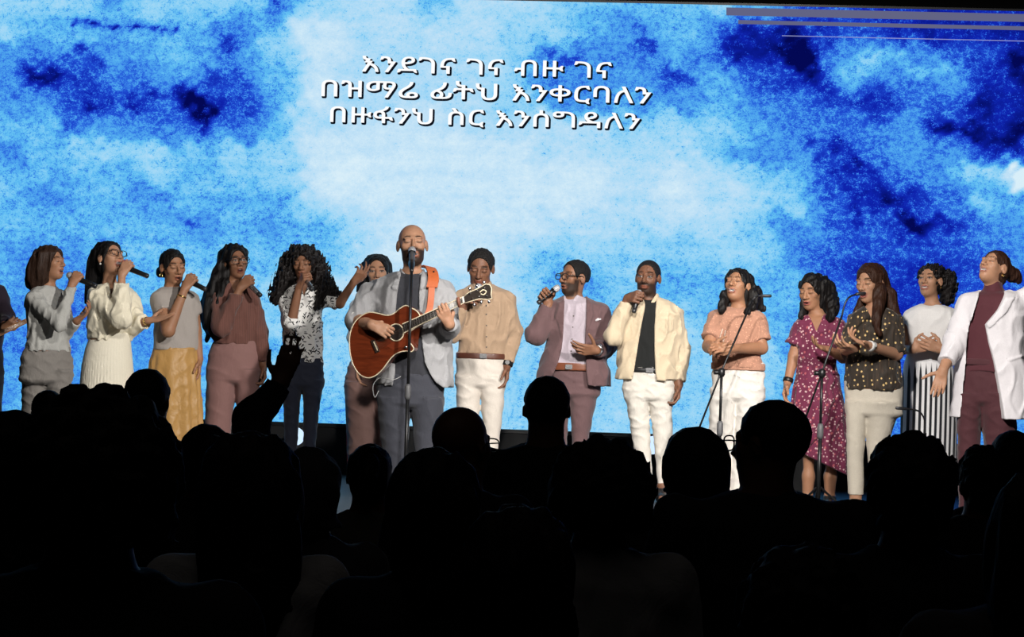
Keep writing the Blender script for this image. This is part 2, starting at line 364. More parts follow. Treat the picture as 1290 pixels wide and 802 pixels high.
class Person:
    def __init__(s, sm, fx, label, skin=(.26, .135, .08), z0=None, D=None, group=None):
        s.s = sm; s.D = D or sm * FPX; s.z0 = STAGE if z0 is None else z0
        o = at(fx, 600, s.D); s.O = np.array((o[0], o[1], s.z0)); s.skin = skin
        s.root = empty('person', s.O, label, 'person', group)
        s.prims = []; s.arms = []; s.H = None; s.vox = .0055; s.leg = []
    def p(s, x, y, dd=0.0): return at(x, y, s.D + dd) - s.O
    def z(s, y, x=None): return s.p(x if x is not None else proj(s.O)[0], y)[2]
    def loft(s, st, yaw=0, ratio=.6, off=0.0, dd=0.0, sq=2.3, **kw):
        c, sn = math.cos(yaw), math.sin(yaw); Z, X, Y, A, B = [], [], [], [], []
        for e in st:
            y, xl, xr = e[:3]; q = dd + (e[3] if len(e) > 3 else 0); rr = e[4] if len(e) > 4 else ratio
            a, b = s.p(xl, y, q), s.p(xr, y, q); hw = (b[0] - a[0]) / 2; m = (a + b) / 2
            wa = hw / math.sqrt(c * c + rr * rr * sn * sn)
            Z.append(m[2]); X.append(m[0]); Y.append(m[1]); A.append(max(wa + off, .004)); B.append(max(wa * rr + off, .004))
        return loftf(Z, X, Y, A, B, yaw, sq, **kw)
    # -- head
    def head(s, c, hpx, yaw=0, pitch=0, roll=0, mouth=0.0, smile=0.0, eyes=False, beard=0.0, lip=None, brow=(.012, .008, .006), fem=True, stub=0, ear=True):
        s.Hc = s.p(*c) if len(c) < 4 else np.array(c[:3]); s.hs = hpx * s.s / .225; s.HR = rotm(yaw * D2R, pitch * D2R, roll * D2R)
        s.face = dict(mouth=mouth, smile=smile, eyes=eyes, beard=beard, lip=lip or tuple(np.array(s.skin) * (1.05, .72, .75)), brow=brow, stub=stub, fem=fem)
        E = lambda lc, r, k, m='u', R=None: s.prims.append((ell(s.hl(lc), np.array(r) * s.hs, s.HR if R is None else s.HR @ R), k, m))
        C = lambda a, b, ra, rb, k: s.prims.append((rcone(s.hl(a), s.hl(b), ra * s.hs, rb * s.hs), k, 'u'))
        j = mouth
        E((0, -.018, .03), (.073, .093, .082), 0)
        E((0, .022, -.033), (.057 if fem else .061, .066, .076), .03)
        E((0, .052, -.090 - j * .7), (.026 if fem else .031, .026, .020), .03)
        E((0, .012, -.078 - j * .5), (.045 if fem else .053, .05, .03), .03)
        for q in (-1, 1):
            E((q * .041, .052, -.014), (.022, .022, .021), .02)
            E((q * .028, .074, .024), (.026, .013, .009), .014)
        for q in (-1, 1): E((q * .031, .100, .003), (.019, .017, .012), .020, 's')
        for q in (-1, 1): E((q * .031, .071, .003), (.0155, .0145, .0125), .009)
        C((0, .084, .014), (0, .106, -.029), .0078, .0125, .012)
        for q in (-1, 1): E((q * .014, .092, -.033), (.0095, .011, .008), .007)
        E((0, .075, -.052), (.026, .014, .014), .012)
        E((0, .086, -.057), (.023 + smile * .006, .0115, .0068), .005)
        E((0, .084, -.0695 - j), (.021 + smile * .005, .0115, .0078), .005)
        if mouth > 0: E((0, .094, -.0635 - j * .45), (.0175 + smile * .005, .024, .004 + j * .62), .003, 's')
        if ear:
            for q in (-1, 1):
                R = np.array(Matrix.Rotation(q * .35, 3, 'Z') @ Matrix.Rotation(-.2, 3, 'X'))
                E((q * .077, -.010, -.004), (.0085, .019, .031), .008, 'u', R); E((q * .086, -.004, .002), (.006, .010, .016), .005, 's', R)
    def hl(s, lc): return s.Hc + s.HR @ (s.hs * np.array(lc, float))
    def neck(s, base, r=.05):
        r *= .93; s.nb = s.p(*base); s.nr = r
        s.nt = s.hl((0, -.030, -.055)); s.prims.append((rcone(s.nb, s.nt, r * 1.1, r * .92), .03, 'u'))
        s.prims.append((rcone(s.nb, s.hl((0, .0, -.066)), r * .9, r * .64), .03, 'u'))
    def torso(s, st, yaw=0, ratio=.6, inset=.018):
        s.tst, s.tyaw, s.trat = st, yaw * D2R, ratio
        s.prims.insert(0, (s.loft(st, s.tyaw, ratio, -inset), 0, 'u'))
    def armp(s, h, pts, hand, r=(.050, .040, .027)):
        P3 = [s.p(*q) for q in pts]; sc = s.hs if s.hs < 1.15 else 1.1
        if hand[0] == 'mic':
            a, b = s.p(*hand[1]), s.p(*hand[2]); s.mic = (a + s.O, b + s.O); m = nrm(b - a); g = a + (b - a) * (hand[3] if len(hand) > 3 else .42)
            d = g - P3[-1]; d = nrm(d - m * (d @ m)); u = -m; n = np.cross(u, d) if h == 'R' else np.cross(d, u)
            wv = g - n * .030 * sc - d * .066 * sc; curl, th, sp = (.80, .86, .9, .95), 'grip', .0
        else:
            wv = P3.pop() if len(pts) > 2 else s.p(*hand[1]); d = s.p(*hand[2]) - wv; n = np.array(hand[3], float)
            curl = hand[4] if len(hand) > 4 else .25; th = hand[5] if len(hand) > 5 else 'rest'; sp = hand[6] if len(hand) > 6 else .08
        hp = hand_prims(wv, d, n, h, sc, curl, sp, th)
        P3[0] = P3[0] - (0, 0, .012); s.prims.append((rcone(P3[0], P3[1], r[0] * .82, r[1]), .03, 'u')); s.prims.append((rcone(P3[1], wv, r[1], r[2]), .012, 'u'))
        s.prims.append((rcone(wv, wv + .03 * nrm(d), r[2] * .95, r[2] * .85), .01, 'u'))
        for f, k in hp: s.prims.append((f, k, 'u'))
        A = dict(pts=[P3[0], P3[1], wv], r=r, h=h); s.arms.append(A)
        return A
    def legs(s, hip, lg, bare=None, yaw=0, ratio=.60):
        """hip stations and two lists of leg stations, all silhouettes"""
        y, a, b = hip[-1][:3]; m = (a + b) / 2; q = .018 / s.s
        hip = hip + [(y + q, m + (a - m) * .93, m + (b - m) * .93, 0, ratio * .9), (y + 2 * q, m + (a - m) * .7, m + (b - m) * .7, 0, ratio * .75)]
        R = (1.18, 1.12, 1.06, 1.0, 1.0, 1.0, 1.0, 1.0)
        lg = [[(*e[:3], e[3] if len(e) > 3 else 0, R[i]) for i, e in enumerate(L)] for L in lg]
        s.hip, s.lg, s.lyaw, s.lrat = hip, lg, yaw * D2R, ratio
        s.prims.append((s.loft(hip, s.lyaw, ratio, -.030, sq=2.0), .03, 'u')); s.ank = []
        for L in lg:
            c = [((s.p(x0, y, e) + s.p(x1, y, e)) / 2, (x1 - x0) * s.s / 2) for y, x0, x1, e, rr in L]
            for (a, ra), (b, rb) in zip(c, c[1:]):
                s.prims.append((rcone(a, b, min(.075, ra * .62) if bare is None else bare, min(.07, rb * .62) if bare is None else bare * .75), .03, 'u'))
            e = c[-1][0].copy(); e[2] = .07; s.ank.append(e)
            f = np.array((math.sin(s.lyaw), -math.cos(s.lyaw), 0))
            s.prims.append((rcone(c[-1][0], e, .042, .038), .02, 'u')); s.prims.append((rcone(e - (0, 0, .035), e + f * .13 - (0, 0, .043), .034, .025), .02, 'u'))
    def body(s, vox=None):
        v = vox or s.vox; lo = np.min([q[0][1] for q in s.prims if q[2] == 'u'], 0) - .02; hi = np.max([q[0][2] for q in s.prims if q[2] == 'u'], 0) + .02
        lo[2] = max(lo[2], -.02); G = Grid(lo, hi, v); s.B = G
        for f, k, m in s.prims: G.op(f, m, k)
        G.keep(lambda X, Y, Z: np.broadcast_to(-Z + 0 * X + 0 * Y, G.a.shape))
        o, V = G.obj('body', SKIN, s.root)
        col = np.ones((len(V), 4), np.float32); col[:, :3] = s.skin
        F = s.face; q = (V - s.Hc) @ s.HR / s.hs; x, y, z = np.abs(q[:, 0]), q[:, 1], q[:, 2]
        def mixm(m, c): 
            m = np.clip(m, 0, 1)[:, None]; col[:, :3] = col[:, :3] * (1 - m) + np.array(c) * m
        near = (np.abs(q) < .16).all(1)
        sm = lambda a, b, t: np.clip((t - a) / (b - a), 0, 1)
        j = F['mouth']
        if F['stub']: mixm(near * F['stub'] * sm(.045, .065, z - .25 * y) * sm(.06, .03, y), np.array(s.skin) * .3)
        if F['beard']:
            bz = sm(-.030, -.045, z - .1 * (y - .06)) * sm(-.02, .0, y) * (1 - np.exp(-((q[:, 0] / .026) ** 2 + ((z + .062 + j * .4) / (.010 + j)) ** 2) ** 2)) * sm(-.135, -.118, z)
            side = sm(.04, .055, x) * sm(.0, -.02, z) * sm(-.005, .012, y) * sm(.06, .04, y)
            mixm(near * F['beard'] * np.maximum(bz * sm(.012, .03, y + .0), side), (.012, .009, .008))
        mixm(near * (y > .06) * np.exp(-((q[:, 0] / .024) ** 4 + ((z + .0635 + j * .5) / (.011 + j * .6)) ** 4)), F['lip'])
        if j > 0:
            ins = near * (y > .05) * (y < .083) * np.exp(-((q[:, 0] / .019) ** 6 + ((z + .0635 + j * .45) / (.0045 + j * .62)) ** 6))
            mixm(ins * 1.3, (.05, .012, .012)); mixm(ins * 1.3 * sm(-.0615 - j * .15, -.0600, z), (.75, .72, .68))
            mixm(near * (y > .07) * F['smile'] * np.exp(-((q[:, 0] / .019) ** 6 + ((z + .0625) / .0038) ** 4)), (.8, .77, .72))
        bz = np.exp(-((z - .031 + 9 * (x - .03) ** 2) / .0055) ** 2) * sm(.010, .016, x) * sm(.052, .044, x); mixm(near * (y > .03) * bz * .9, F['brow'])
        ez = z - .002
        if F['eyes']:
            e = np.exp(-(((x - .031) / .0125) ** 4 + (ez / .0046) ** 4)); mixm(near * (y > .05) * e, (.34, .31, .29))
            mixm(near * (y > .05) * np.exp(-(((x - .031) / .0068) ** 4 + (ez / .0056) ** 4)), (.012, .008, .006))
            mixm(near * (y > .05) * np.exp(-((ez - .0065 + 14 * (x - .031) ** 2) / .0032) ** 2) * (np.abs(x - .031) < .018), (.01, .007, .006))
        else:
            mixm(near * (y > .05) * .85 * np.exp(-((ez + .004 - 12 * (x - .031) ** 2) / .0034) ** 2) * sm(.019, .014, np.abs(x - .031)), (.012, .008, .007))
        at_ = o.data.color_attributes.new('tone', 'FLOAT_COLOR', 'POINT'); at_.data.foreach_set('color', col.ravel())
        return o
    # -- hair
    def hair(s, mat, cap=.012, lofts=(), blobs=(), locks=(), cut=((0, .10, -.03), (.068, .076, .116)), ears=True, nape=-.085, strand=(.003, .03, .25), vox=.006, cutneck=True, name='hair'):
        pr = []
        if cap: pr.append((ell(s.hl((0, -.018, .03)), (np.array((.073, .093, .082)) + cap) * s.hs, s.HR), 0)); 
        if cap and nape < -.05: pr.append((ell(s.hl((0, -.045, -.02)), (np.array((.062, .062, .07)) + cap) * s.hs, s.HR), .02))
        pr += [(s.loft(st, yw * D2R, ra, 0, dd, 2.1), .03) for st, ra, dd, yw in lofts]
        pr += [(ell(s.p(*c), (rx * s.s, ry, rz * s.s)), .02) for c, rx, rz, ry in blobs]
        for pts, r0, r1 in locks:
            q = spline([s.p(*t) for t in pts], 4)
            for i in range(len(q) - 1):
                pr.append((rcone(q[i], q[i + 1], r0 + (r1 - r0) * i / (len(q) - 1), r0 + (r1 - r0) * (i + 1) / (len(q) - 1)), .012))
        lo = np.min([f[1] for f, k in pr], 0) - .03; hi = np.max([f[2] for f, k in pr], 0) + .03
        G = Grid(lo, hi, vox)
        for f, k in pr: G.add(f, k)
        if strand: G.wrinkle(strand[0], strand[1], strand[2], 11, False)
        if cut: G.sub(ell(s.hl(cut[0]), np.array(cut[1]) * s.hs, s.HR), .008)
        if cut and cutneck: G.sub(rcone(s.hl((0, .09, -.07)), s.nb + s.HR @ np.array((0, .12, .0)), .05 * s.hs, .05), .01)
        if not ears:
            for q in (-1, 1): G.sub(ell(s.hl((q * .085, .0, -.012)), np.array((.03, .026, .042)) * s.hs, s.HR), .005)
        if nape > -.2 and not lofts and not locks:
            nv = s.HR[:, 2]; c0 = s.hl((0, 0, nape)); G.keep(lambda X, Y, Z: -((X - c0[0]) * nv[0] + (Y - c0[1]) * nv[1] + (Z - c0[2]) * nv[2]))
        return G.obj(name, mat, s.root)[0]
    # -- garments
    def top(s, name, mat, off=.0, sleeve=(), soff=.010, fold=(.005, .16), vneck=None, hem=None, open_=None, vox=.007, puff=0, extra=(), raise_=(), st=None, seed=3, ratio=None, cuff=True, cutneck=None, sq=2.3):
        st = st or s.tst
        pr = [(s.loft(st, s.tyaw, ratio or s.trat, off, sq=sq), 0)]
        for A, t in zip(s.arms, sleeve):
            if not t: continue
            a, b, c = A['pts']; r = A['r']; q = soff + off
            if t <= 1: pr.append((rcone(a, a + (b - a) * t, r[0] * .82 + q * .7, r[0] + (r[1] - r[0]) * t + q + puff * .5, True), .045))
            else:
                e = b + (c - b) * (t - 1)
                pr.append((rcone(a, b, r[0] * .82 + q * .7, r[1] + q + puff), .045)); pr.append((rcone(b, e, r[1] + q + puff, r[1] + (r[2] - r[1]) * (t - 1) + q * .8 + puff * .5, True), .02))
        pr += list(extra)
        lo = np.min([f[1] for f, k in pr], 0) - .03; hi = np.max([f[2] for f, k in pr], 0) + .03
        G = Grid(lo, hi, vox)
        for f, k in pr: G.add(f, k)
        if fold: G.wrinkle(fold[0], fold[1], .6, seed)
        for poly, h in raise_: s.emboss(G, poly, h)
        if vneck:
            y0, y1, hw, x = vneck; zb, zt = s.p(x, y1)[2], s.p(x, y0)[2]; cx = s.p(x, y1)[0]; cy = s.p(x, y0)[1]; c, sn = math.cos(s.tyaw), math.sin(s.tyaw)
            G.keep(lambda X, Y, Z: -np.maximum(np.maximum(np.abs(X - cx) - hw * s.s * np.clip((Z - zb) / (zt - zb), -.2, 1.5), zb - Z), Y - cy - .03))
        if open_:
            zz = [s.p(x0, y)[2] for y, x0, x1 in open_]; xa = [s.p(x0, y)[0] for y, x0, x1 in open_]; xb = [s.p(x1, y)[0] for y, x0, x1 in open_]
            o_ = np.argsort(zz); zz, xa, xb = [np.array(v)[o_] for v in (zz, xa, xb)]; m = s.loft(st, s.tyaw, s.trat); cy = (m[1][1] + m[2][1]) / 2
            def f(X, Y, Z):
                I = lambda v: np.interp(Z.ravel(), zz, v)[None, None, :]
                return -np.maximum(np.maximum(I(xa) - X, X - I(xb)), Y - cy)
            G.keep(f)
        if cutneck: G.sub(rcone(s.nb, s.nt, cutneck * 1.1, cutneck), .004)
        G.obj(name, mat, s.root, 3); return G
    def emboss(s, G, poly, h):
        sl, X, Y, Z = G.win(G.lo, G.lo + G.n * G.v, 0)
        px = [s.p(x, y)[0] for x, y in poly]; pz = [s.p(x, y)[2] for x, y in poly]
        x, z = X[:, 0, :], Z[0]; x, z = np.broadcast_arrays(x, z); ins = np.zeros(x.shape, bool); n = len(px)
        for i in range(n):
            j = (i + 1) % n
            c = (pz[i] > z) != (pz[j] > z)
            ins ^= c & (x < (px[j] - px[i]) * (z - pz[i]) / (pz[j] - pz[i] + 1e-9) + px[i])
        cy = (s.loft(s.tst, s.tyaw, s.trat)[1][1] + s.loft(s.tst, s.tyaw, s.trat)[2][1]) / 2
        G.a -= (h * ins[:, None, :] * (Y < cy)).astype(np.float32)
    def collar(s, mat, h=.04, gap=.55, r=.016, wings=True, name='collar', yaw=None, hole=.004):
        yw = s.tyaw if yaw is None else yaw * D2R; d = nrm(s.nt - s.nb); f = np.array((math.sin(yw), -math.cos(yw), 0)); l = np.array((math.cos(yw), math.sin(yw), 0))
        b = s.nb - d * .012; R0 = s.nr * 1.1
        G = Grid(b - .16, b + .16, .005)
        G.add(rcone(b, b + d * h, R0 + r + .012, R0 + r, True), 0)
        if wings:
            for q in (-1, 1):
                G.add(rcone(b + l * q * (R0 * .62) + f * (R0 + .004) + (0, 0, .012), b + l * q * (R0 * .95) + f * (R0 + .02) - (0, 0, .045), .013, .006), .012)
        G.sub(rcone(b - d * .08, b + d * .2, R0 + hole, R0 + hole - .004), .002)
        G.keep(lambda X, Y, Z: -np.maximum(np.abs((X - b[0]) * l[0] + (Y - b[1]) * l[1]) - gap * np.clip(Z - b[2] + .05, .0, .2), .0 - ((X - b[0]) * f[0] + (Y - b[1]) * f[1])))
        return G.obj(name, mat, s.root)[0]
    def trousers(s, mat, name='trousers', fold=(.005, .12), off=.0, vox=.008, flare=0, extra=(), seed=5, k=.018):
        pr = [(s.loft(s.hip, s.lyaw, s.lrat, off, sq=2.0), 0)] + [(s.loft(L, s.lyaw, 1.0, off, sq=2.1), k) for L in s.lg] + list(extra)
        lo = np.min([f[1] for f, k in pr], 0) - .03; hi = np.max([f[2] for f, k in pr], 0) + .03
        G = Grid(lo, hi, vox)
        for f, k in pr: G.add(f, k)
        if fold: G.wrinkle(fold[0] * .8, fold[1] * 1.2, .75, seed)
        o = G.obj(name, mat, s.root)[0]; s.TG = G; return o
    def skirt(s, mat, st, yaw=0, ratio=.7, pleat=0, amp=.05, fold=None, vox=.007, name='skirt', hem=None, seed=4):
        f = s.loft(st, yaw * D2R, ratio, 0, sq=2.0, pleat=pleat, amp=amp); G = Grid(f[1] - .03, f[2] + .03, vox); G.add(f, 0)
        if fold: G.wrinkle(fold[0], fold[1], .35, seed)
        if hem:
            (xa, ya), (xb, yb) = hem; a, b = s.p(xa, ya), s.p(xb, yb)
            G.keep(lambda X, Y, Z: a[2] + (X - a[0]) * (b[2] - a[2]) / (b[0] - a[0]) - Z + 0 * Y)
        return G.obj(name, mat, s.root)[0], G
    def shoes(s, mat, name='shoe', yaws=None, heel=0, w=.045, L=.125):
        for i, e in enumerate(s.ank):
            y = s.lyaw + (-1 if i == 0 else 1) * .22 if yaws is None else yaws[i] * D2R
            f = np.array((math.sin(y), -math.cos(y), 0)); G = Grid(e - (.22, .22, .09), e + (.22, .22, .08), .006)
            g = e * (1, 1, 0)
            R = np.stack([np.array((math.cos(y), math.sin(y), 0)), f, np.array((0, 0, 1.))], 1)
            G.add(ell(g + f * .055 + (0, 0, .032), (w, L, .045), R), 0); G.add(rcone(g + (0, 0, .04), g + (0, 0, .10), .05, .044, True), .03)
            G.keep(lambda X, Y, Z: -Z + 0 * X + 0 * Y + .001)
            G.obj(name, mat, s.root)
    def belt(s, mat, y0, y1, x0, x1, yaw=None, buckle=None, off=.004, ratio=None, st=None):
        st = st or s.hip; a = s.p(x0, y0); b = s.p(x1, y1)
        f = s.loft([(y0, x0, x1), (y1, x0, x1)], s.lyaw if yaw is None else yaw * D2R, ratio or s.lrat, off)
        G = Grid(f[1] - .02, f[2] + .02, .006); G.add(f, 0); o = G.obj('belt', mat, s.root)[0]
        if buckle:
            c = G.front(*s.p(buckle, (y0 + y1) / 2)[[0, 2]]); bm = bmesh.new()
            box(bm, c + (0, -.004, 0), (.05, .01, .034), .003); box(bm, c + (0, -.010, 0), (.03, .006, .006), .002); bmobj('buckle', bm, CHROME, o)
        return o
    def buttons(s, G, pts, mat, r=.0055):
        for x, y in pts:
            q = s.p(x, y); c = G.front(q[0], q[2]); bm = bmesh.new(); tube(bm, [c + (0, .004, 0), c - (0, .003, 0)], [r, r * .9], 10); bmobj('button', bm, mat, s.root)
    def glasses(s, mat, w=.0265, h=.020, t=.0022):
        bm = bmesh.new()
        for q in (-1, 1):
            pts = []
            for i in range(25):
                a = 2 * math.pi * i / 24; ca, sa = math.cos(a), math.sin(a)
                pts.append(s.hl((q * .034 + w * math.copysign(abs(ca) ** .6, ca), .103 - .06 * abs(q * .034 + w * ca - q * .02) ** 1.2, .000 + h * math.copysign(abs(sa) ** .7, sa))))
            tube(bm, pts, t * s.hs, 6, False)
            tube(bm, [s.hl((q * (.034 + w), .098, .008)), s.hl((q * .081, .07, .010)), s.hl((q * .083, -.005, .010)), s.hl((q * .082, -.022, -.006))], t * s.hs, 6)
        tube(bm, [s.hl((-.009, .104, .004)), s.hl((0, .108, .007)), s.hl((.009, .104, .004))], t * s.hs, 6)
        return bmobj('glasses', bm, mat, s.root, True)
    def earring(s, mat, q=1, drop=.012, r=.008, hoop=False):
        c = s.hl((q * .083, -.004, -.040)); bm = bmesh.new()
        if hoop: tube(bm, [c + r * 1.6 * np.array((math.cos(a) * .7, math.cos(a) * .7, math.sin(a) - 1)) for a in np.linspace(0, 6.28, 15)], .003, 6, False)
        else: bmesh.ops.create_uvsphere(bm, u_segments=12, v_segments=8, radius=r, matrix=Matrix.Translation(Vector(c - (0, 0, drop * .5))))
        return bmobj('earring', bm, mat, s.root, True)
    def band(s, i, mat, t=.93, wd=.028, off=.006, name='wristwatch', face=None):
        A = s.arms[i]; b, c = A['pts'][1:]; d = nrm(c - b); m = b + (c - b) * t; r = A['r'][1] + (A['r'][2] - A['r'][1]) * t + off
        bm = bmesh.new(); tube(bm, [m - d * wd / 2, m - d * wd * .4, m + d * wd * .4, m + d * wd / 2], [r - .003, r, r, r - .003], 18); o = bmobj(name, bm, mat, s.root, True)
        if face:
            q = nrm(np.array((0, -1, .3)) - d * (np.array((0, -1, .3)) @ d)); bm = bmesh.new(); tube(bm, [m + q * (r - .004), m + q * (r + .006)], [.017, .016], 16); bmobj('watch_face', bm, face, o)
        return o
def microphone(a, b, label, group=None, body=None):
    """a = tip of the grille, b = tail"""
    a, b = np.array(a), np.array(b); d = nrm(b - a); L = np.linalg.norm(b - a)
    r = empty('microphone', (a + b) / 2, label, 'microphone', group); o = (a + b) / 2
    def tb(name, prof, mat):
        bm = bmesh.new(); tube(bm, [a - o + d * t for t, q in prof], [q for t, q in prof], 18); return bmobj(name, bm, mat, r, True)
    tb('grille', [(0, .004), (.003, .013), (.010, .020), (.022, .0245), (.034, .0250), (.046, .0235), (.054, .0215)], GRILLE)
    tb('collar_ring', [(.052, .0225), (.054, .0250), (.060, .0250), (.062, .0215)], BLACK)
    tb('handle', [(.062, .0205), (.075, .0200), (L * .6, .0180), (L - .035, .0170), (L - .034, .0165)], body or BLACK)
    tb('end_cap', [(L - .034, .0178), (L - .006, .0172), (L - .001, .012), (L, .003)], plain('mic_cap', (.03, .03, .032), .3))
    return r
# ------------------------------------------------------------------ the hall
DARK = plain('dark_wall_paint', (.006, .006, .007), .9)
def slab(name, lo, hi, mat, kind='structure', bev=0):
    bm = bmesh.new(); lo, hi = np.array(lo, float), np.array(hi, float); box(bm, (lo + hi) / 2, hi - lo, bev)
    return tag(bmobj(name, bm, mat), kind=kind)
STG = plain('stage_deck', (.035, .035, .037), .5, bump=.1)
slab('floor', (-9, -3, -.1), (9, 22, 0), plain('dark_carpet', (.010, .010, .011), .95, bump=.5, bscale=300))
slab('ceiling', (-9, -3, 8), (9, 22, 8.2), DARK)
slab('wall_back', (-9, 21.8, 0), (9, 22, 8), DARK); slab('wall_left', (-9.2, -3, 0), (-9, 22, 8), DARK); slab('wall_right', (9, -3, 0), (9.2, 22, 8), DARK)
slab('stage_deck', (-8.2, 13.1, STAGE - .05), (8.2, 21.8, STAGE), STG)
slab('stage_riser', (-8.1, 13.16, 0), (8.1, 21.7, STAGE - .05), DARK)
# ------------------------------------------------------------------ LED screen
DC = .0063 * FPX
BL = at(0, 519.5, DC * 1.014); BR = at(1290, 561.7, DC * .986); TL = at(0, -13, DC * 1.014)
ex = BR - BL; ex[2] = 0; SW = np.linalg.norm(ex); ex /= SW; SH = TL[2] - BL[2]; zb = (BL[2] + BR[2]) / 2; en = np.array((ex[1], -ex[0], 0))  # towards the hall
S0 = np.array((BL[0], BL[1], zb)) - ex * .9; SW += 1.8
def onscreen(px, py, off=0.0):
    """the point of the screen plane seen at a pixel"""
    d = at(px, py, 1.0) - (0, 0, EYE); o = np.array((0, 0, EYE)); t = ((S0 + en * off - o) @ en) / (d @ en); return o + d * t
rows = [(0, '333433363224223444346788888'), (40, '344444531222233454589778889'), (70, '556544631222235564689755789'), (100, '567654641222236556478856589'),
        (130, '457667741222235545466786789'), (160, '446567642111222233346665889'), (190, '543334331111112222355765687'), (220, '444434331011111121234786541'),
        (250, '454454442111111121223687644'), (280, '444445444211112222235779755'), (320, '455444444311123333335777765'), (360, '555443333222224434444678777'),
        (400, '566554433322233443444678777'), (440, '565555443332233333335677876'), (480, '555544433333333333334567766'), (520, '544444444433333333334456655'), (570, '544444444433333333334456655')]
RY = np.array([r[0] for r in rows], float); RV = np.array([[int(c) for c in r[1]] for r in rows], float)
def dens(px, py):
    fx = np.clip(px / 50.0, 0, 25.999); i = np.floor(fx).astype(int); t = fx - i; t = t * t * (3 - 2 * t)
    fy = np.interp(py, RY, np.arange(len(RY))); fy = np.clip(fy, 0, len(RY) - 1.001); j = np.floor(fy).astype(int); u = fy - j; u = u * u * (3 - 2 * u)
    return (RV[j, i] * (1 - t) + RV[j, i + 1] * t) * (1 - u) + (RV[j + 1, i] * (1 - t) + RV[j + 1, i + 1] * t) * u
nx, nz = 330, 150
gx, gz = np.meshgrid(np.linspace(0, SW, nx), np.linspace(0, SH, nz), indexing='ij')
V = S0[None, None] + gx[..., None] * ex + gz[..., None] * np.array((0, 0, 1.)); V = V.reshape(-1, 3)
PX = np.array([proj(v) for v in V])
wx = sum(np.sin(PX @ k + f) * a for k, f, a in ((np.array((.031, .052)), 1, 7), (np.array((-.07, .043)), 2, 6), (np.array((.11, -.09)), 0, 5), (np.array((.17, .21)), 4, 4), (np.array((-.3, .22)), 5, 3)))
wy = sum(np.sin(PX @ k + f) * a for k, f, a in ((np.array((.041, -.032)), 3, 5), (np.array((.08, .063)), 1, 4), (np.array((-.13, .1)), 2, 4), (np.array((.19, -.2)), 0, 3), (np.array((.27, .31)), 1, 3)))
qx, qy = PX[:, 0] + wx, PX[:, 1] + wy
dv = dens(qx, qy)
for x, y, rx, ry, a in ((62, 100, 30, 14, 2.5), (52, 92, 45, 26, 1.2), (130, 74, 14, 9, 2.5), (105, 62, 16, 7, 2), (115, 138, 14, 12, 2.2), (172, 128, 20, 12, 2), (250, 126, 24, 22, 2.6), (256, 148, 8, 24, 2.3), (245, 174, 18, 10, 2.4),
    (280, 95, 20, 16, 2.2), (288, 60, 28, 9, 2.4), (275, 40, 26, 7, 1.5), (325, 172, 14, 8, 1.5), (85, 165, 10, 14, 1.6), (350, 2, 16, 6, 2.5), (130, 8, 18, 10, 1), (200, 120, 60, 14, 1.2), (20, 200, 22, 8, 1.2), (75, 240, 10, 8, 1.2), (175, 238, 12, 8, 1.4),
    (236, 280, 16, 7, 1.8), (345, 288, 16, 10, 1.6), (140, 297, 16, 6, 1.2), (205, 250, 10, 6, 1.2), (935, 60, 40, 20, 1.5), (1005, 62, 30, 20, 2), (1025, 85, 10, 14, 2), (870, 98, 12, 16, 2.5), (852, 92, 14, 6, 1.5), (806, 45, 8, 16, 2.5), (812, 66, 10, 8, 2), (838, 82, 14, 6, 2.5), (846, 98, 6, 10, 2),
    (700, 58, 6, 10, 3), (720, 72, 18, 10, 2), (1085, 75, 50, 14, -2.4), (1170, 85, 34, 10, -2), (1075, 95, 26, 14, -2), (1050, 185, 40, 8, 2), (1080, 210, 18, 14, 2.4), (1030, 212, 10, 5, 2.2), (1058, 242, 22, 8, 1.4), (1125, 250, 40, 14, 1.8), (1165, 280, 34, 12, 2), (1078, 276, 12, 7, 2),
    (1210, 165, 30, 8, 2), (1270, 175, 30, 16, 1.6), (1240, 130, 20, 16, 1.5), (1285, 85, 14, 18, 1.8), (1290, 222, 14, 18, -4.5), (1280, 245, 16, 8, 2.2), (1225, 215, 40, 14, -1.6), (1240, 260, 24, 10, -1.4), (1160, 30, 120, 10, .8),
    (860, 300, 40, 16, 1), (60, 390, 40, 14, 1), (10, 320, 30, 14, .8), (75, 430, 60, 12, .8), (690, 330, 40, 10, .8), (725, 358, 30, 14, .8), (1190, 330, 60, 30, .8), (1010, 320, 30, 20, 1), (1085, 340, 40, 20, 1.2), (1180, 430, 30, 26, 1)):
    dv += a * (1.0 if x < 400 else .9) * np.exp(-(((qx - x) / rx) ** 2 + ((qy - y) / ry) ** 2))
crk = np.interp(PX[:, 0], (90, 100, 112, 130, 150, 170, 185, 205, 225), (30, 26, 27, 34, 35, 34, 33, 38, 38)) + 1.5 * np.sin(PX[:, 0] * .5)
dv += 5 * np.exp(-((PX[:, 1] - crk) / 3.2) ** 2) * ((PX[:, 0] > 90) & (PX[:, 0] < 226)) * (.72 + .28 * np.sin(PX[:, 0] * .23))
quad = np.array([(i * nz + j, (i + 1) * nz + j, (i + 1) * nz + j + 1, i * nz + j + 1) for i in range(nx - 1) for j in range(nz - 1)])
m, ns, ls, b = nt('screen_picture')
ns.remove(b)
em = N(ns, 'ShaderNodeEmission'); em.inputs[1].default_value = 1.0; ls.new(em.outputs[0], ns['Material Output'].inputs[0])
a_ = N(ns, 'ShaderNodeAttribute', attribute_name='ink'); tc = N(ns, 'ShaderNodeTexCoord')
def mth(op, a, b_=None, c=None):
    n = N(ns, 'ShaderNodeMath', operation=op)
    for i, v in enumerate((a, b_, c)):
        if v is None: continue
        if isinstance(v, (int, float)): n.inputs[i].default_value = v
        else: ls.new(v, n.inputs[i])
    return n.outputs[0]
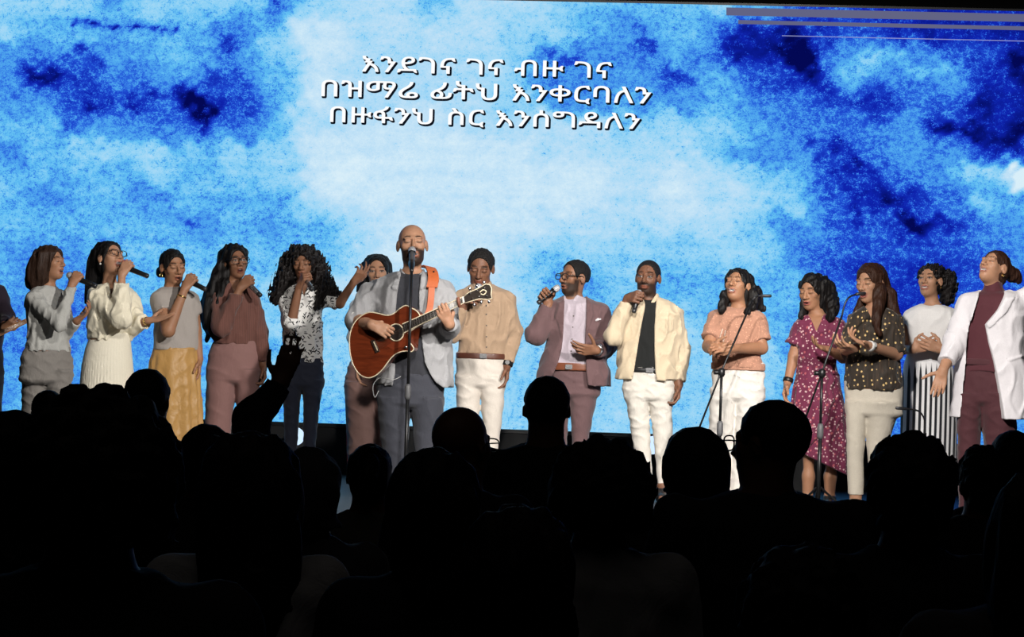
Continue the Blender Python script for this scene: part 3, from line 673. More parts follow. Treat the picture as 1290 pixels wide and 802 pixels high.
def noi(scale, sc3=(1, 1, 1), det=3.0, ro=.6):
    mp = N(ns, 'ShaderNodeMapping', _Scale=sc3); ls.new(tc.outputs['Object'], mp.inputs['Vector'])
    n = N(ns, 'ShaderNodeTexNoise', _Scale=scale, _Detail=det, _Roughness=ro); ls.new(mp.outputs['Vector'], n.inputs['Vector']); return n.outputs['Fac']
d0 = mth('ADD', a_.outputs['Fac'], mth('MULTIPLY', mth('SUBTRACT', noi(6.0, (1, 1, 1.2), 4.0), .5), 2.6))
d0 = mth('ADD', d0, mth('MULTIPLY', mth('SUBTRACT', noi(1.0, (.22, .22, 9.0), 2.0), .5), 1.7))        # the panel rows
spk = mth('ADD', mth('MULTIPLY', noi(22.0, (1, 1, 1.25), 6.0, .78), .62), mth('MULTIPLY', noi(95.0, (1, 1, 1.3), 2.0, .7), .38))   # pigment grain
thr = mth('MULTIPLY_ADD', mth('SUBTRACT', 5.9, d0), .036, .5)
mr = N(ns, 'ShaderNodeMapRange', interpolation_type='SMOOTHSTEP'); ls.new(spk, mr.inputs[0]); ls.new(mth('SUBTRACT', thr, .085), mr.inputs[1]); ls.new(mth('ADD', thr, .085), mr.inputs[2])
lo_ = mth('MINIMUM', mth('ADD', d0, mth('MULTIPLY', mth('SUBTRACT', spk, .5), 4.5)), 4.7); hi_ = mth('MAXIMUM', mth('MULTIPLY_ADD', d0, .75, 2.3), 6.2)
dd_ = mth('ADD', lo_, mth('MULTIPLY', mth('SUBTRACT', hi_, lo_), mr.outputs[0]))
cr = N(ns, 'ShaderNodeValToRGB'); ls.new(mth('DIVIDE', dd_, 10.0), cr.inputs[0])
els = cr.color_ramp.elements
stops = ((0, (216, 238, 249)), (.15, (188, 223, 246)), (.28, (150, 212, 246)), (.40, (98, 192, 243)), (.50, (72, 156, 236)), (.60, (46, 110, 226)), (.72, (28, 70, 206)), (.84, (14, 34, 172)), (.97, (3, 8, 84)))
while len(els) < len(stops): els.new(.5)
for e, (p_, c_) in zip(els, stops): e.position = p_; e.color = (*lin(*c_), 1)
ls.new(cr.outputs[0], em.inputs[0])
PIC = m
def emis(name, col, st=1.0):
    m, ns, ls, b = nt(name); b.inputs['Base Color'].default_value = (0, 0, 0, 1); b.inputs['Emission Color'].default_value = (*col, 1); b.inputs['Emission Strength'].default_value = st
    b.inputs['Roughness'].default_value = .6; b.inputs['Specular IOR Level'].default_value = 0; return m
LED = empty('led_screen', S0 + ex * SW / 2, 'huge glowing LED screen showing blue and white watercolour behind the singers', 'screen')
Lo = S0 + ex * SW / 2
dsp = meshobj('display', V - Lo, quad, PIC, LED, False)
if (np.array(dsp.data.polygons[0].normal) @ en) < 0: dsp.data.flip_normals()
at_ = dsp.data.attributes.new('ink', 'FLOAT', 'POINT'); at_.data.foreach_set('value', dv.astype(np.float32))
def slabpts(name, x0, x1, z0, z1, y0, y1, mat, parent):
    v = [(S0 - Lo) + ex * x + en * y + np.array((0, 0, z)) for x in (x0, x1) for y in (y0, y1) for z in (z0, z1)]
    return meshobj(name, v, [(0, 1, 3, 2), (4, 6, 7, 5), (0, 4, 5, 1), (2, 3, 7, 6), (0, 2, 6, 4), (1, 5, 7, 3)], mat, parent, False)
slabpts('cabinet', -.02, SW + .02, -.03, SH + .02, -.14, -.012, BLACK, LED)
slabpts('support_plinth', 0, SW, STAGE - zb, -.034, -.5, -.02, plain('black_drape', (.008, .008, .009), .85), LED)
DIM = emis('dim_panel_glow', lin(98, 100, 132)); DIM2 = emis('dim_panel_line', lin(140, 148, 205))
for (xa, ya, yb), mt in (((915, 9, 19), DIM), ((930, 24.5, 29.5), DIM), ((985, 42.6, 43.6), DIM2)):
    sl = .0222; xb = 1345
    q = [onscreen(xa, ya + sl * (xa - 900), .004), onscreen(xb, ya + sl * (xb - 900), .004), onscreen(xb, yb + sl * (xb - 900), .004), onscreen(xa, yb + sl * (xa - 900), .004)]
    meshobj('faulty_strip', [p - Lo for p in q], [(0, 1, 2, 3)], mt, LED, False)
WHT = emis('lyric_white', (1, 1, 1)); SHD = emis('lyric_black', (.004, .006, .012))
def lyric(txt, x0, x1, y0, y1):
    """y0, y1 = baseline at both ends"""
    p0, p1 = onscreen(x0, y0), onscreen(x1, y1); target = np.linalg.norm(p1 - p0); par = None
    for nm, mat, off, dx, dz, lift in (('lyric_word', WHT, .0012, 0, 0, .010), ('lyric_shadow', SHD, .0075, .010, -.010, .005)):
        c = bpy.data.curves.new(nm, 'FONT'); c.body = txt; c.size = .2; c.resolution_u = 4
        o = bpy.data.objects.new(nm, c); COL.objects.link(o); bpy.context.view_layer.update()
        xs = [v[0] for v in o.bound_box]; sc_ = target / (max(xs) - min(xs))
        me = bpy.data.meshes.new_from_object(o.evaluated_get(bpy.context.evaluated_depsgraph_get())); bpy.data.objects.remove(o); bpy.data.curves.remove(c)
        e2 = nrm(p1 - p0); up = np.array((0, 0, 1.)); up = nrm(up - e2 * (up @ e2)); xs0 = min(xs)
        base = np.array([p0 + e2 * ((v.co.x - xs0) * sc_ + dx) + up * (v.co.y * sc_ * .62 + dz) + en * lift - Lo for v in me.vertices]); vx = np.array([v.co.x for v in me.vertices])
        iv = sorted((min(vx[i] for i in f.vertices), max(vx[i] for i in f.vertices)) for f in me.polygons); cuts, end = [], iv[0][1]
        for a, b in iv[1:]:
            if a - end > .032: cuts.append((a + end) / 2)
            end = max(end, b)
        got = []
        for k in range(len(cuts) + 1):                            # word by word
            fc = [tuple(f.vertices) for f in me.polygons if np.searchsorted(cuts, vx[f.vertices[0]]) == k]; V_, F_ = [], []
            use = sorted({i for f in fc for i in f}); mp_ = {i: n for n, i in enumerate(use)}
            for t in range(8):                                    # bolder strokes
                d = off * (e2 * math.cos(t * math.pi / 4) + up * math.sin(t * math.pi / 4)); F_ += [tuple(mp_[i] + len(V_) for i in f) for f in fc]; V_ += [base[i] + d for i in use]
            got.append(meshobj(nm, V_, F_, mat, LED if par is None else par[k], False))
        par = got
lyric('እንደገና ገና ብዙ ገና', 456, 770, 90, 98.5)
lyric('በዝማሬ ፊትህ እንቀርባለን', 405, 820, 121, 130.5)
lyric('በዙፋንህ ስር እንሰግዳለን', 416, 806, 153.5, 162.5)
# small floor lights standing in front of the plinth
for i, (x, y, lb) in enumerate(((373, 549, 'small floor light glowing blue white between the legs in navy trousers'), (822, 560, 'small floor light glowing between the legs of white trousers'))):
    p = onscreen(x, y, .25); r = empty('floor_light', (p[0], p[1], STAGE), lb, 'stage light', 'floor lights by the screen base'); h = p[2] - STAGE
    bm = bmesh.new(); tube(bm, [(0, .05, h), (0, -.02, h), (0, -.05, h)], [.05, .075, .08], 16); bmobj('housing', bm, BLACK, r)
    bm = bmesh.new(); tube(bm, [(0, -.052, h), (0, -.056, h)], [.072, .070], 16); bmobj('lens', bm, emis('floor_light_lens', lin(200, 225, 255), 1.2), r)
    bm = bmesh.new()
    for q in (-1, 1): box(bm, (q * .09, 0, h / 2), (.012, .04, h))
    box(bm, (0, 0, .008), (.22, .14, .016)); bmobj('bracket', bm, BLACK, r)
HB = hairmat('black_hair', (.006, .005, .005)); HBR = hairmat('dark_brown_hair', (.028, .014, .009)); HCU = hairmat('curly_hair', (.010, .008, .008), .55, (60, 60, 60)); HSH = hairmat('cropped_hair', (.010, .009, .009), .7, (300, 300, 300))
HLB = hairmat('long_brown_hair', (.035, .014, .008))
S1, S2, S3, S4 = (.44, .235, .145), (.33, .165, .095), (.235, .112, .065), (.165, .076, .045)
BSH = plain('black_shoe', (.012, .012, .013), .35); WSH = plain('white_shoe', (.75, .75, .76), .5); NUDE = plain('pale_sandal', (.62, .5, .42), .4)
# ------------------------------------------------------------------ the singers, left to right
U = (0, 0, 1)
# at the left edge: bass player, mostly outside the frame
P = Person(.0058, -27, 'person in dark shirt at the left edge fretting a pale wooden bass guitar', S2)
P.head((-26, 332), 40, 25); P.neck((-27, 352), .055)
P.torso([(352, -42, -10), (358, -54, 0), (366, -60, 5), (385, -57, 6), (410, -56, 4), (430, -55, 3), (448, -55, 3)], 10)
A = P.armp('R', [(-56, 368), (-62, 415), (-52, 446, -.22)], ('dir', None, (-35, 450, -.24), (0, 1, 0), .5)); B = P.armp('L', [(0, 368), (9, 398, -.03), (5, 413, -.2)], ('dir', None, (18, 407, -.24), (.2, .8, .5), .75, 'grip'))
P.legs([(440, -55, 3), (460, -57, 5), (480, -57, 5)], [[(475, -56, -27), (530, -53, -30), (596, -49, -33)], [(475, -26, 4), (530, -24, 1), (596, -20, -4)]])
P.body(); P.hair(HSH, .007, ears=False, nape=-.03)
P.top('shirt', cloth('dark_plum_shirt', (.020, .012, .022)), 0, (1.7, 1.75), .016); P.trousers(cloth('black_trousers', (.012, .012, .014))); P.shoes(BSH)

# 1 grey top, shoulder-length hair
P = Person(.0054, 60, 'person in tight pale grey long-sleeved top and grey trousers, side-on, singing', S2)
P.head((64.5, 331), 40, 66, 8, 0, mouth=.012); P.neck((60, 359, .02), .046)
P.torso([(360, 50, 70), (365, 42, 76), (373, 36, 81), (388, 34, 83), (402, 35, 85), (418, 38, 84), (428, 37, 84), (442, 35, 86)], 48, .66)
A = P.armp('R', [(42, 373, -.14), (75, 409, -.24)], ('mic', (84, 345, -.06), (122, 361, -.10), .36), (.050, .042, .028))
B = P.armp('L', [(78, 372, .1), (84, 419, .02), (97, 404, -.10)], ('dir', None, (113, 391, -.12), (-.6, -.3, .7), .35, 'open'), (.045, .038, .026))
P.legs([(436, 35, 86), (452, 29, 89), (478, 27, 90)], [[(465, 27, 60), (500, 27, 59), (545, 28, 57), (598, 29, 54)], [(465, 56, 90), (500, 57, 90), (545, 59, 89), (598, 62, 87)]], yaw=40)
P.body(); microphone(*P.mic, 'black microphone held by singer in tight pale grey top', 'handheld microphones')
P.hair(HBR, .010, lofts=[([(311, 50, 70, 0), (318, 42, 78, 0), (328, 38, 76, 0), (340, 33, 71, 0), (352, 31, 69, .02), (360, 33, 66, .03), (366, 38, 60, .03)], .95, .0, 0)], strand=(.006, .05, .3))
P.top('top', cloth('pale_grey_jersey', (.40, .40, .38), .8, .6), 0, (1.92, 1.92), .008, (.007, .10))
P.trousers(cloth('taupe_denim', (.20, .185, .17), .85, .6), fold=(.006, .10)); P.shoes(BSH)

# 2 cream blouse, pleated skirt, glasses
P = Person(.00555, 138, 'person with glasses in cream blouse and long cream pleated skirt singing, head tilted back', S1)
P.head((139, 326, 0), 43, 48, 22, -6, mouth=.012, smile=.9, lip=(.35, .07, .06)); P.neck((138, 359), .046)
P.torso([(357, 130, 152), (361, 121, 160), (368, 114, 167), (380, 111, 170), (398, 112, 172), (412, 113, 169), (422, 114, 165), (428, 114, 164)], 42, .66)
A = P.armp('R', [(119, 371, -.12), (153, 400, -.24)], ('mic', (152, 334, -.10), (187, 348, -.16), .25), (.046, .040, .026))
B = P.armp('L', [(166, 372, .1), (170, 408, .0), (186, 404, -.12)], ('dir', None, (212, 399, -.15), (.0, -.35, .9), .06, 'rest'), (.044, .038, .026))
P.legs([(424, 114, 164), (450, 108, 166), (470, 107, 167)], [[(460, 110, 136), (540, 112, 134), (600, 116, 130)], [(460, 138, 164), (540, 140, 162), (600, 144, 158)]], yaw=30)
P.body(); microphone(*P.mic, 'black microphone held by singer in cream blouse', 'handheld microphones')
P.hair(HB, .011, lofts=[([(306, 124, 148, .02), (316, 115, 150, .03), (330, 110, 140, .04), (345, 109, 134, .05), (358, 107, 128, .06), (372, 106, 116, .06), (382, 107, 112, .06)], .75, .03, 20)], cut=((.0, .095, -.03), (.074, .082, .118)))
P.top('blouse', cloth('cream_silk', (.80, .74, .58), .55, .7), .004, (1.8, 1.7), .012, (.009, .11), vneck=(352, 372, 7, 144), puff=.02)
P.skirt(cloth('cream_pleats', (.78, .73, .60), .7, .1), [(418, 113, 165), (426, 113, 164), (440, 108, 165), (460, 104, 167), (490, 101, 169), (540, 98, 172), (598, 95, 175)], 20, .8, 56, .035)
P.glasses(BLACK); P.earring(plain('pearl', (.8, .78, .72), .2), 1); P.band(1, GOLD, .95, .02, .004, 'bracelet'); P.shoes(NUDE)

# 3 grey short-sleeved knit, mustard skirt
P = Person(.0056, 222, 'person in grey short-sleeved knit top and mustard satin skirt singing, eyes closed', S2)
P.head((218, 336.5), 43, 32, -4, 4, mouth=.004); P.neck((216, 366), .048)
P.torso([(361, 207, 229), (364, 200, 237), (370, 193, 244), (382, 191, 248), (398, 193, 249), (412, 195, 250), (426, 195, 249), (441, 195, 250)], 22, .66)
A = P.armp('R', [(201, 374, -.08), (212, 416, -.22)], ('mic', (233, 351, -.12), (260, 365, -.18), .30), (.053, .047, .028))
B = P.armp('L', [(242, 375, .05), (247, 418, .05), (251, 452, .02)], ('dir', None, (250, 480, .0), (-1, -.2, 0), .25), (.046, .040, .028))
P.legs([(436, 195, 249), (455, 190, 250), (475, 188, 251)], [[(465, 192, 220), (540, 194, 218), (604, 200, 214)], [(465, 222, 249), (540, 224, 247), (604, 228, 242)]], yaw=15)
P.body(); microphone(*P.mic, 'black microphone held by singer in grey knit top', 'handheld microphones')
P.hair(HB, .009, blobs=[((204, 343, .05), 7, 8, .05)], ears=False, nape=-.07, cut=((.0, .10, -.035), (.074, .078, .118)))
P.top('knit_top', cloth('taupe_knit', (.36, .325, .30), .9, .35, .5), 0, (.42, .42), .011, (.004, .16))
P.skirt(cloth('mustard_satin', (.46, .26, .085), .42, .5, .1), [(437, 195, 249), (442, 193, 248), (456, 189, 250), (480, 186, 252), (520, 184, 254), (596, 180, 258)], 10, .75, 15, .085, (.004, .09))
P.earring(GOLD, 1, hoop=True); P.band(0, GOLD, .82, .012, .003, 'bracelet'); P.shoes(NUDE)

# 4 brown sweater, glasses, mauve trousers
P = Person(.0057, 293, 'person with glasses and long black hair in brown sweater and wide mauve trousers', S3)
P.head((297, 330), 41, 26, 6, 4, mouth=.010, eyes=True); P.neck((294, 357), .044)
P.torso([(352, 284, 306), (357, 276, 315), (364, 269, 321), (378, 266, 325), (396, 267, 326), (412, 268, 327), (424, 269, 325), (433, 271, 323)], 16, .62)
A = P.armp('R', [(274, 370, -.05), (279, 412, -.20)], ('mic', (307, 351, -.13), (329, 373, -.20), .25), (.047, .042, .028))
B = P.armp('L', [(318, 370, .04), (327, 420, .05), (332, 460, .0)], ('dir', None, (333, 482, -.02), (-1, -.3, 0), .45), (.045, .040, .028))
P.legs([(428, 271, 323), (442, 264, 327), (462, 261, 328), (478, 261, 328)], [[(465, 261, 297), (500, 259, 296), (530, 258, 292), (604, 258, 289)], [(465, 294, 328), (500, 297, 327), (530, 299, 326), (604, 301, 330)]], yaw=10)
P.body(); microphone(*P.mic, 'black and silver microphone held by singer in brown sweater', 'handheld microphones', plain('silver_handle', (.5, .5, .52), .25, .9))
P.hair(HB, .011, lofts=[([(309, 286, 306, .02), (318, 277, 312, .04), (335, 273, 308, .05), (350, 268, 300, .05), (362, 262, 290, .04)], .7, .03, 0)],
       locks=[([(282, 335, .03), (273, 355, -.02), (264, 378, -.08), (262, 400, -.10), (268, 424, -.10)], .06, .025), ([(285, 345, .0), (277, 368, -.08), (272, 392, -.12), (276, 415, -.13)], .05, .02), ([(276, 350, .05), (263, 375, .02), (257, 398, .02), (263, 418, .0), (259, 428, .0)], .055, .015)], strand=(.007, .055, .35))
P.top('sweater', cloth('brown_knit', (.16, .07, .056), .9, .3, .4, pattern=pat_knit), 0, (1.85, 1.9), .016, (.008, .13), vneck=(348, 371, 8, 297), puff=.012)
P.trousers(cloth('mauve_crepe', (.235, .125, .115), .8, .35), fold=(.004, .16)); P.glasses(BLACK, .030, .023); P.earring(plain('pearl', (.8, .78, .72), .2), 1, r=.006); P.shoes(BSH)

# 5 big curly hair, leaf-print blouse
P = Person(.0057, 380, 'person with big black curly hair in white leaf-print blouse and navy trousers', S3)
P.head((382.5, 333), 40, -6, -2, 4, mouth=.008); P.neck((382, 357), .043)
P.torso([(357, 372, 393), (362, 363, 402), (369, 355, 408), (382, 352, 408), (398, 353, 407), (414, 356, 406), (430, 356, 406), (446, 354, 408), (456, 353, 407)], 0, .60)
A = P.armp('R', [(358, 375, 0), (367, 407, -.17)], ('mic', (383, 347, -.16), (393, 365, -.34), .32), (.044, .038, .027))
B = P.armp('L', [(404, 375, .02), (428, 382, -.02), (445, 356, -.06)], ('dir', None, (459, 339, -.08), (-.5, .7, .4), (.2, .3, .5, .6), 'rest'), (.043, .036, .026))
P.legs([(450, 353, 407), (464, 352, 408), (484, 353, 408)], [[(478, 353, 382), (510, 357, 378), (545, 358, 376), (600, 360, 372)], [(478, 379, 408), (510, 382, 403), (545, 382, 399), (602, 382, 395)]])
P.body(); microphone(*P.mic, 'microphone held by singer with big curly hair', 'handheld microphones', plain('silver_handle', (.5, .5, .52), .25, .9))
P.hair(HCU, .016, lofts=[([(310, 372, 392, .03), (318, 362, 402, .03), (332, 354, 410, .03), (348, 349, 414, .04), (362, 345, 418, .05), (372, 342, 426, .05), (380, 346, 420, .06)], .5, .035, 0)], locks=[([(402, 340, 0), (405, 362, -.05), (401, 386, -.09)], .05, .02), ([(362, 345, 0), (354, 362, -.03), (347, 378, -.03)], .05, .03), ([(410, 355, .02), (420, 368, 0), (430, 374, 0)], .05, .015)],
       cut=((0, .10, -.045), (.056, .085, .116)), strand=(.013, .030, .7))
P.top('blouse', cloth('leaf_print', (.78, .77, .75), .75, .5, pattern=pat_leaves), 0, (1.12, .92), .014, (.007, .11), vneck=(352, 374, 6, 384))
P.trousers(cloth('navy_denim', (.020, .024, .042), .8, .4), fold=(.004, .09)); P.shoes(BSH)

# 6 behind the guitarist
P = Person(.0061, 470, 'person in white top and mauve trousers half hidden behind the guitarist', S1)
P.head((475, 343), 42, 4, 2, 3, mouth=.004, smile=.8, eyes=True, lip=(.3, .07, .06)); P.neck((472, 371), .045)
P.torso([(370, 460, 482), (375, 452, 490), (384, 446, 496), (405, 446, 496), (430, 447, 494), (450, 444, 495), (462, 440, 496)], 0)
P.armp('R', [(450, 384), (446, 425), (450, 460, -.05)], ('dir', None, (452, 482, -.08), (1, 0, 0), .3)); P.armp('L', [(492, 384), (497, 425), (495, 460, -.05)], ('dir', None, (493, 482, -.08), (-1, 0, 0), .3))
P.legs([(455, 440, 496), (475, 435, 497), (495, 434, 497)], [[(480, 434, 470), (530, 436, 475), (598, 438, 473)], [(480, 466, 498), (530, 474, 498), (598, 476, 497)]])
P.body()
P.hair(HB, .011, lofts=[([(322, 464, 487, .02), (331, 456, 493, .03), (345, 453, 494, .04), (358, 449, 494, .04), (368, 449, 492, .04)], .7, .03, 0)], cut=((0.004, .10, -.030), (.072, .086, .124)))
P.top('top', cloth('white_cotton', (.72, .71, .69)), 0, (1.2, 1.2), .014); P.trousers(cloth('dusty_mauve', (.20, .115, .10), .8, .3))
tubeobj('side_stripe', [P.p(436.5, 478, -.02), P.p(436, 500, -.02), P.p(437.5, 540, -.02), P.p(438.8, 597, -.02)], .009, plain('red_piping', (.55, .06, .09), .6), P.root); P.shoes(WSH)

# 7 the guitarist
G7 = P = Person(.0053, 516, 'bald bearded person in pale grey jacket playing a red-brown acoustic guitar', (.37, .20, .125)); P.vox = .005
P.head((519.5, 308.5), 53, 6, 9, 3, mouth=.006, smile=.6, beard=.95, fem=False, stub=0); P.neck((519, 346), .060)
P.torso([(341, 506, 536), (346, 492, 548), (352, 477, 558), (362, 468, 565), (380, 470, 566), (405, 474, 566), (430, 477, 564), (455, 478, 562), (478, 477, 560)], 4, .60)
A = P.armp('R', [(464, 366, 0), (449, 404, -.12), (468, 409, -.325)], ('dir', None, (495, 420, -.355), (.1, .75, -.3), (.45, .55, .6, .6), 'grip'), (.062, .056, .034))
B = P.armp('L', [(563, 366, 0), (567, 412, -.14), (566, 408, -.375)], ('dir', None, (556, 388, -.43), (-.1, .85, .3), (.72, .76, .8, .85), 'grip', .06), (.060, .052, .034))
P.legs([(470, 477, 560), (490, 475, 560), (508, 475, 560)], [[(500, 475, 517), (530, 477, 516), (560, 480, 514), (595, 485, 510), (624, 487, 506)], [(500, 516, 560), (530, 519, 558), (560, 522, 552), (595, 526, 549), (624, 528, 548)]], yaw=4)
P.body()
P.top('t_shirt', cloth('charcoal_tee', (.030, .031, .038)), -.004, (), .01, (.005, .15), cutneck=.068)
JK = cloth('pale_grey_linen', (.30, .30, .31), .85, .5, .4)
G = P.top('jacket', JK, .016, (1.12, 1.8), .004, (.008, .13), open_=[(336, 503, 535), (346, 506, 531), (370, 502, 529), (400, 499, 529), (425, 499, 532), (455, 499, 536), (470, 499, 543), (480, 497, 550), (488, 495, 562)], puff=.0, cutneck=.075,
  st=[(341, 506, 536), (346, 492, 548), (352, 477, 558), (362, 468, 565), (380, 470, 566), (405, 474, 567), (430, 477, 566), (460, 477, 567), (486, 477, 568)],
  raise_=[([(527, 342), (536, 346), (540, 360), (531, 366), (527, 352)], .010), ([(506, 345), (499, 350), (494, 364), (505, 368)], .010)])
P.collar(JK, .05, .75, .020, True)
tubeobj('sleeve_cuff', [P.arms[0]['pts'][1] + (P.arms[0]['pts'][2] - P.arms[0]['pts'][1]) * t for t in (.02, .12, .13)], [.076, .070, .06], plain('white_cuff', (.62, .61, .60), .8), P.root, 20)
P.trousers(cloth('charcoal_trousers', (.040, .042, .054), .8, .4), fold=(.005, .15)); P.shoes(WSH)
bm = bmesh.new(); tube(bm, spline([P.p(505, 474, -.18), P.p(495, 478, -.20), P.p(478, 476, -.16), P.p(470, 486, -.17), P.p(472, 500, -.16), P.p(477, 492, -.15)]), .0028, 6); bmobj('pack_cable', bm, plain('white_cable', (.35, .35, .35), .5), P.root, True)

# 8 tan shirt
P = Person(.0056, 606, 'person in tan shirt and cream trousers looking down behind the guitar headstock', S4)
P.head((605.5, 338), 46, -6, -16, -3, fem=False, eyes=False, stub=.6); P.neck((607, 362), .056)
P.torso([(358, 595, 621), (362, 586, 630), (367, 579, 639), (377, 575, 645), (395, 575, 646), (415, 576, 643), (432, 576, 638), (448, 575, 636)], -4, .58)
A = P.armp('R', [(580, 373, 0), (570, 421, -.12)], ('mic', (604, 357, -.17), (597, 384, -.22), .75), (.050, .044, .030))
B = P.armp('L', [(641, 374, 0), (649, 418, .03), (639, 459, -.02)], ('dir', None, (637, 490, -.04), (-1, -.1, 0), .3), (.050, .043, .030))
P.legs([(444, 575, 637), (462, 574, 637), (484, 574, 637)], [[(474, 574, 606), (505, 575, 605), (540, 578, 603), (575, 582, 603), (608, 585, 603)], [(474, 604, 637), (505, 606, 635), (540, 608, 631), (575, 606, 627), (608, 606, 624)]])
P.body(.005); microphone(*P.mic, 'microphone with pale round grille held by singer in tan shirt', 'handheld microphones')
P.hair(HSH, .010, ears=False, nape=-.02, cut=((0, .105, -.030), (.098, .086, .130)), strand=(.003, .02, 1))
TS = cloth('tan_cotton', (.34, .235, .155), .8, .5)
G = P.top('shirt', TS, 0, (1.75, 1.92), .009, (.008, .14), puff=.003, raise_=[([(612, 372), (615, 372), (614, 446), (611, 446)], .004), ([(622, 379), (636, 379), (636, 396), (622, 396)], .004), ([(582, 379), (594, 379), (594, 396), (582, 396)], .004)])
P.collar(TS, .045, .5, .014); P.buttons(G, [(613, 385), (613, 396), (613, 410), (613, 424), (613, 437)], plain('dark_button', (.06, .04, .03), .4), .006)
P.trousers(cloth('cream_chino', (.56, .51, .455), .85, .4)); P.belt(plain('brown_leather', (.10, .032, .018), .45), 444.5, 452, 575, 637, buckle=609); P.band(1, BLACK, .97, .035, .010, 'wristwatch', BLACK); P.shoes(BSH)

# 9 maroon suit, glasses
P = Person(.0057, 718, 'bearded person with glasses in dusty maroon suit singing, turned to the left', S3)
P.head((723, 350), 44, -52, 3, 0, fem=False, beard=.9, stub=.7, mouth=.003); P.neck((722, 378), .055)
P.torso([(373, 711, 736), (377, 703, 745), (383, 694, 755), (392, 690, 762), (410, 690, 762), (430, 691, 759), (450, 689, 759), (466, 688, 758)], -22, .60)
A = P.armp('R', [(697, 391, .04), (675, 421, -.06)], ('mic', (705, 360, -.06), (677, 382, -.10), .62), (.052, .046, .030))
B = P.armp('L', [(757, 392, -.06), (765, 434, -.05), (752, 441, -.26)], ('dir', None, (735, 440, -.30), (-.2, .6, .4), (.2, .3, .35, .4), 'open'), (.052, .045, .030))
P.legs([(458, 692, 756), (475, 690, 756), (496, 690, 756)], [[(485, 690, 722), (520, 692, 717), (560, 695, 714), (608, 697, 712)], [(485, 716, 756), (520, 718, 748), (545, 720, 743), (575, 722, 740), (608, 723, 738)]], yaw=-15)
P.body(.005); microphone(*P.mic, 'black microphone held by person in maroon suit', 'handheld microphones')
P.hair(HSH, .009, ears=False, nape=-.02, cut=((0, .105, -.030), (.102, .090, .136)), strand=(.002, .02, 1))
LV = cloth('lavender_shirt', (.44, .38, .43), .75, .5); G = P.top('shirt', LV, -.004, (), .01, (.006, .12)); P.collar(cloth('lavender_shirt', LV), .045, .45, .012)
P.buttons(G, [(722, 398), (721, 412), (720, 427), (719, 442)], plain('dark_button', (.06, .04, .03), .4))
MS = cloth('dusty_maroon_wool', (.130, .075, .078), .85, .4, .4)
G = P.top('suit_jacket', MS, .018, (1.9, 1.86), .014, (.006, .15), vox=.006, open_=[(368, 708, 737), (376, 711, 738), (400, 710, 737.5), (425, 709, 736), (440, 707, 736), (455, 703, 737), (470, 697, 738), (486, 688, 740)], cutneck=.066,
  st=[(373, 711, 736), (377, 703, 745), (383, 694, 755), (392, 690, 762), (410, 690, 762), (430, 691, 759), (450, 686, 761), (470, 681, 765), (485, 679, 765)],
  raise_=[([(711, 377), (703, 380), (698, 398), (701, 404), (708, 428), (710, 410)], .008), ([(738, 376), (744, 381), (747, 398), (744, 404), (736, 428), (737, 400)], .008), ([(748, 402), (757, 400), (757, 404), (748, 406)], .005)])
tubeobj('pocket_square', [G.front(*P.p(x, y)[[0, 2]]) for x, y in ((749, 404), (752, 402.5), (756, 402))], [.006, .010, .006], plain('white_linen', (.7, .68, .7), .8), P.root)
P.trousers(MS); P.belt(plain('tan_leather', (.20, .062, .028), .45), 457, 466.5, 692, 756, buckle=716, off=.022); P.glasses(BLACK, .028, .018, .0032); P.band(1, CHROME, .93, .03, .012, 'wristwatch', CHROME); P.shoes(BSH)

# 10 cream overshirt
P = Person(.0056, 815, 'bearded person in open cream overshirt, black t-shirt and white trousers singing', S4)
P.head((816, 350), 44, -16, 2, -2, fem=False, beard=.85, stub=.85, eyes=True); P.neck((817, 378), .056)
P.torso([(374, 805, 830), (378, 797, 840), (384, 787, 849), (394, 782, 855), (412, 782, 854), (432, 783, 852), (452, 783, 850), (470, 784, 850)], -8, .60)
A = P.armp('R', [(784, 392, 0), (773, 424, -.10)], ('mic', (806, 365, -.15), (798, 394, -.20), .38), (.054, .047, .030))
B = P.armp('L', [(851, 394, 0), (858, 440, .03), (855, 484, -.02)], ('dir', None, (851, 514, -.04), (-1, -.2, 0), .45), (.052, .045, .031))
P.legs([(462, 784, 850), (478, 784, 850), (500, 785, 849)], [[(490, 785, 817), (520, 791, 818), (550, 796, 819), (580, 801, 821), (612, 806, 822)], [(490, 816, 849), (515, 818, 847), (548, 823, 847), (580, 826, 843), (612, 828, 842)]], yaw=-5)
P.body(.005); microphone(*P.mic, 'black microphone held upright by person in cream overshirt', 'handheld microphones')
P.hair(HSH, .006, ears=False, nape=-.02, cut=((0, .105, -.030), (.102, .088, .132)), strand=None)
P.top('t_shirt', cloth('black_tee', (.010, .011, .011)), -.004, (), .01, (.004, .15)); P.belt(BLACK, 463, 469, 785, 849, buckle=817, off=.012)
CO = cloth('cream_twill', (.56, .46, .325), .85, .5)
G = P.top('overshirt', CO, .016, (1.9, 1.9), .004, (.008, .13), open_=[(370, 808, 827), (378, 811, 826), (384, 812, 825), (410, 807, 823), (440, 802, 823), (465, 798, 824), (482, 794, 826)], cutneck=.068,
  st=[(374, 805, 830), (378, 797, 840), (384, 787, 849), (394, 782, 855), (412, 782, 854), (435, 782, 852), (460, 780, 851), (478, 778, 851)], raise_=[([(830, 400), (847, 400), (847, 416), (838, 420), (830, 416)], .006)])
P.collar(CO, .05, .5, .016); P.trousers(cloth('white_denim', (.60, .565, .51), .85, .45), fold=(.006, .09)); P.shoes(BSH)

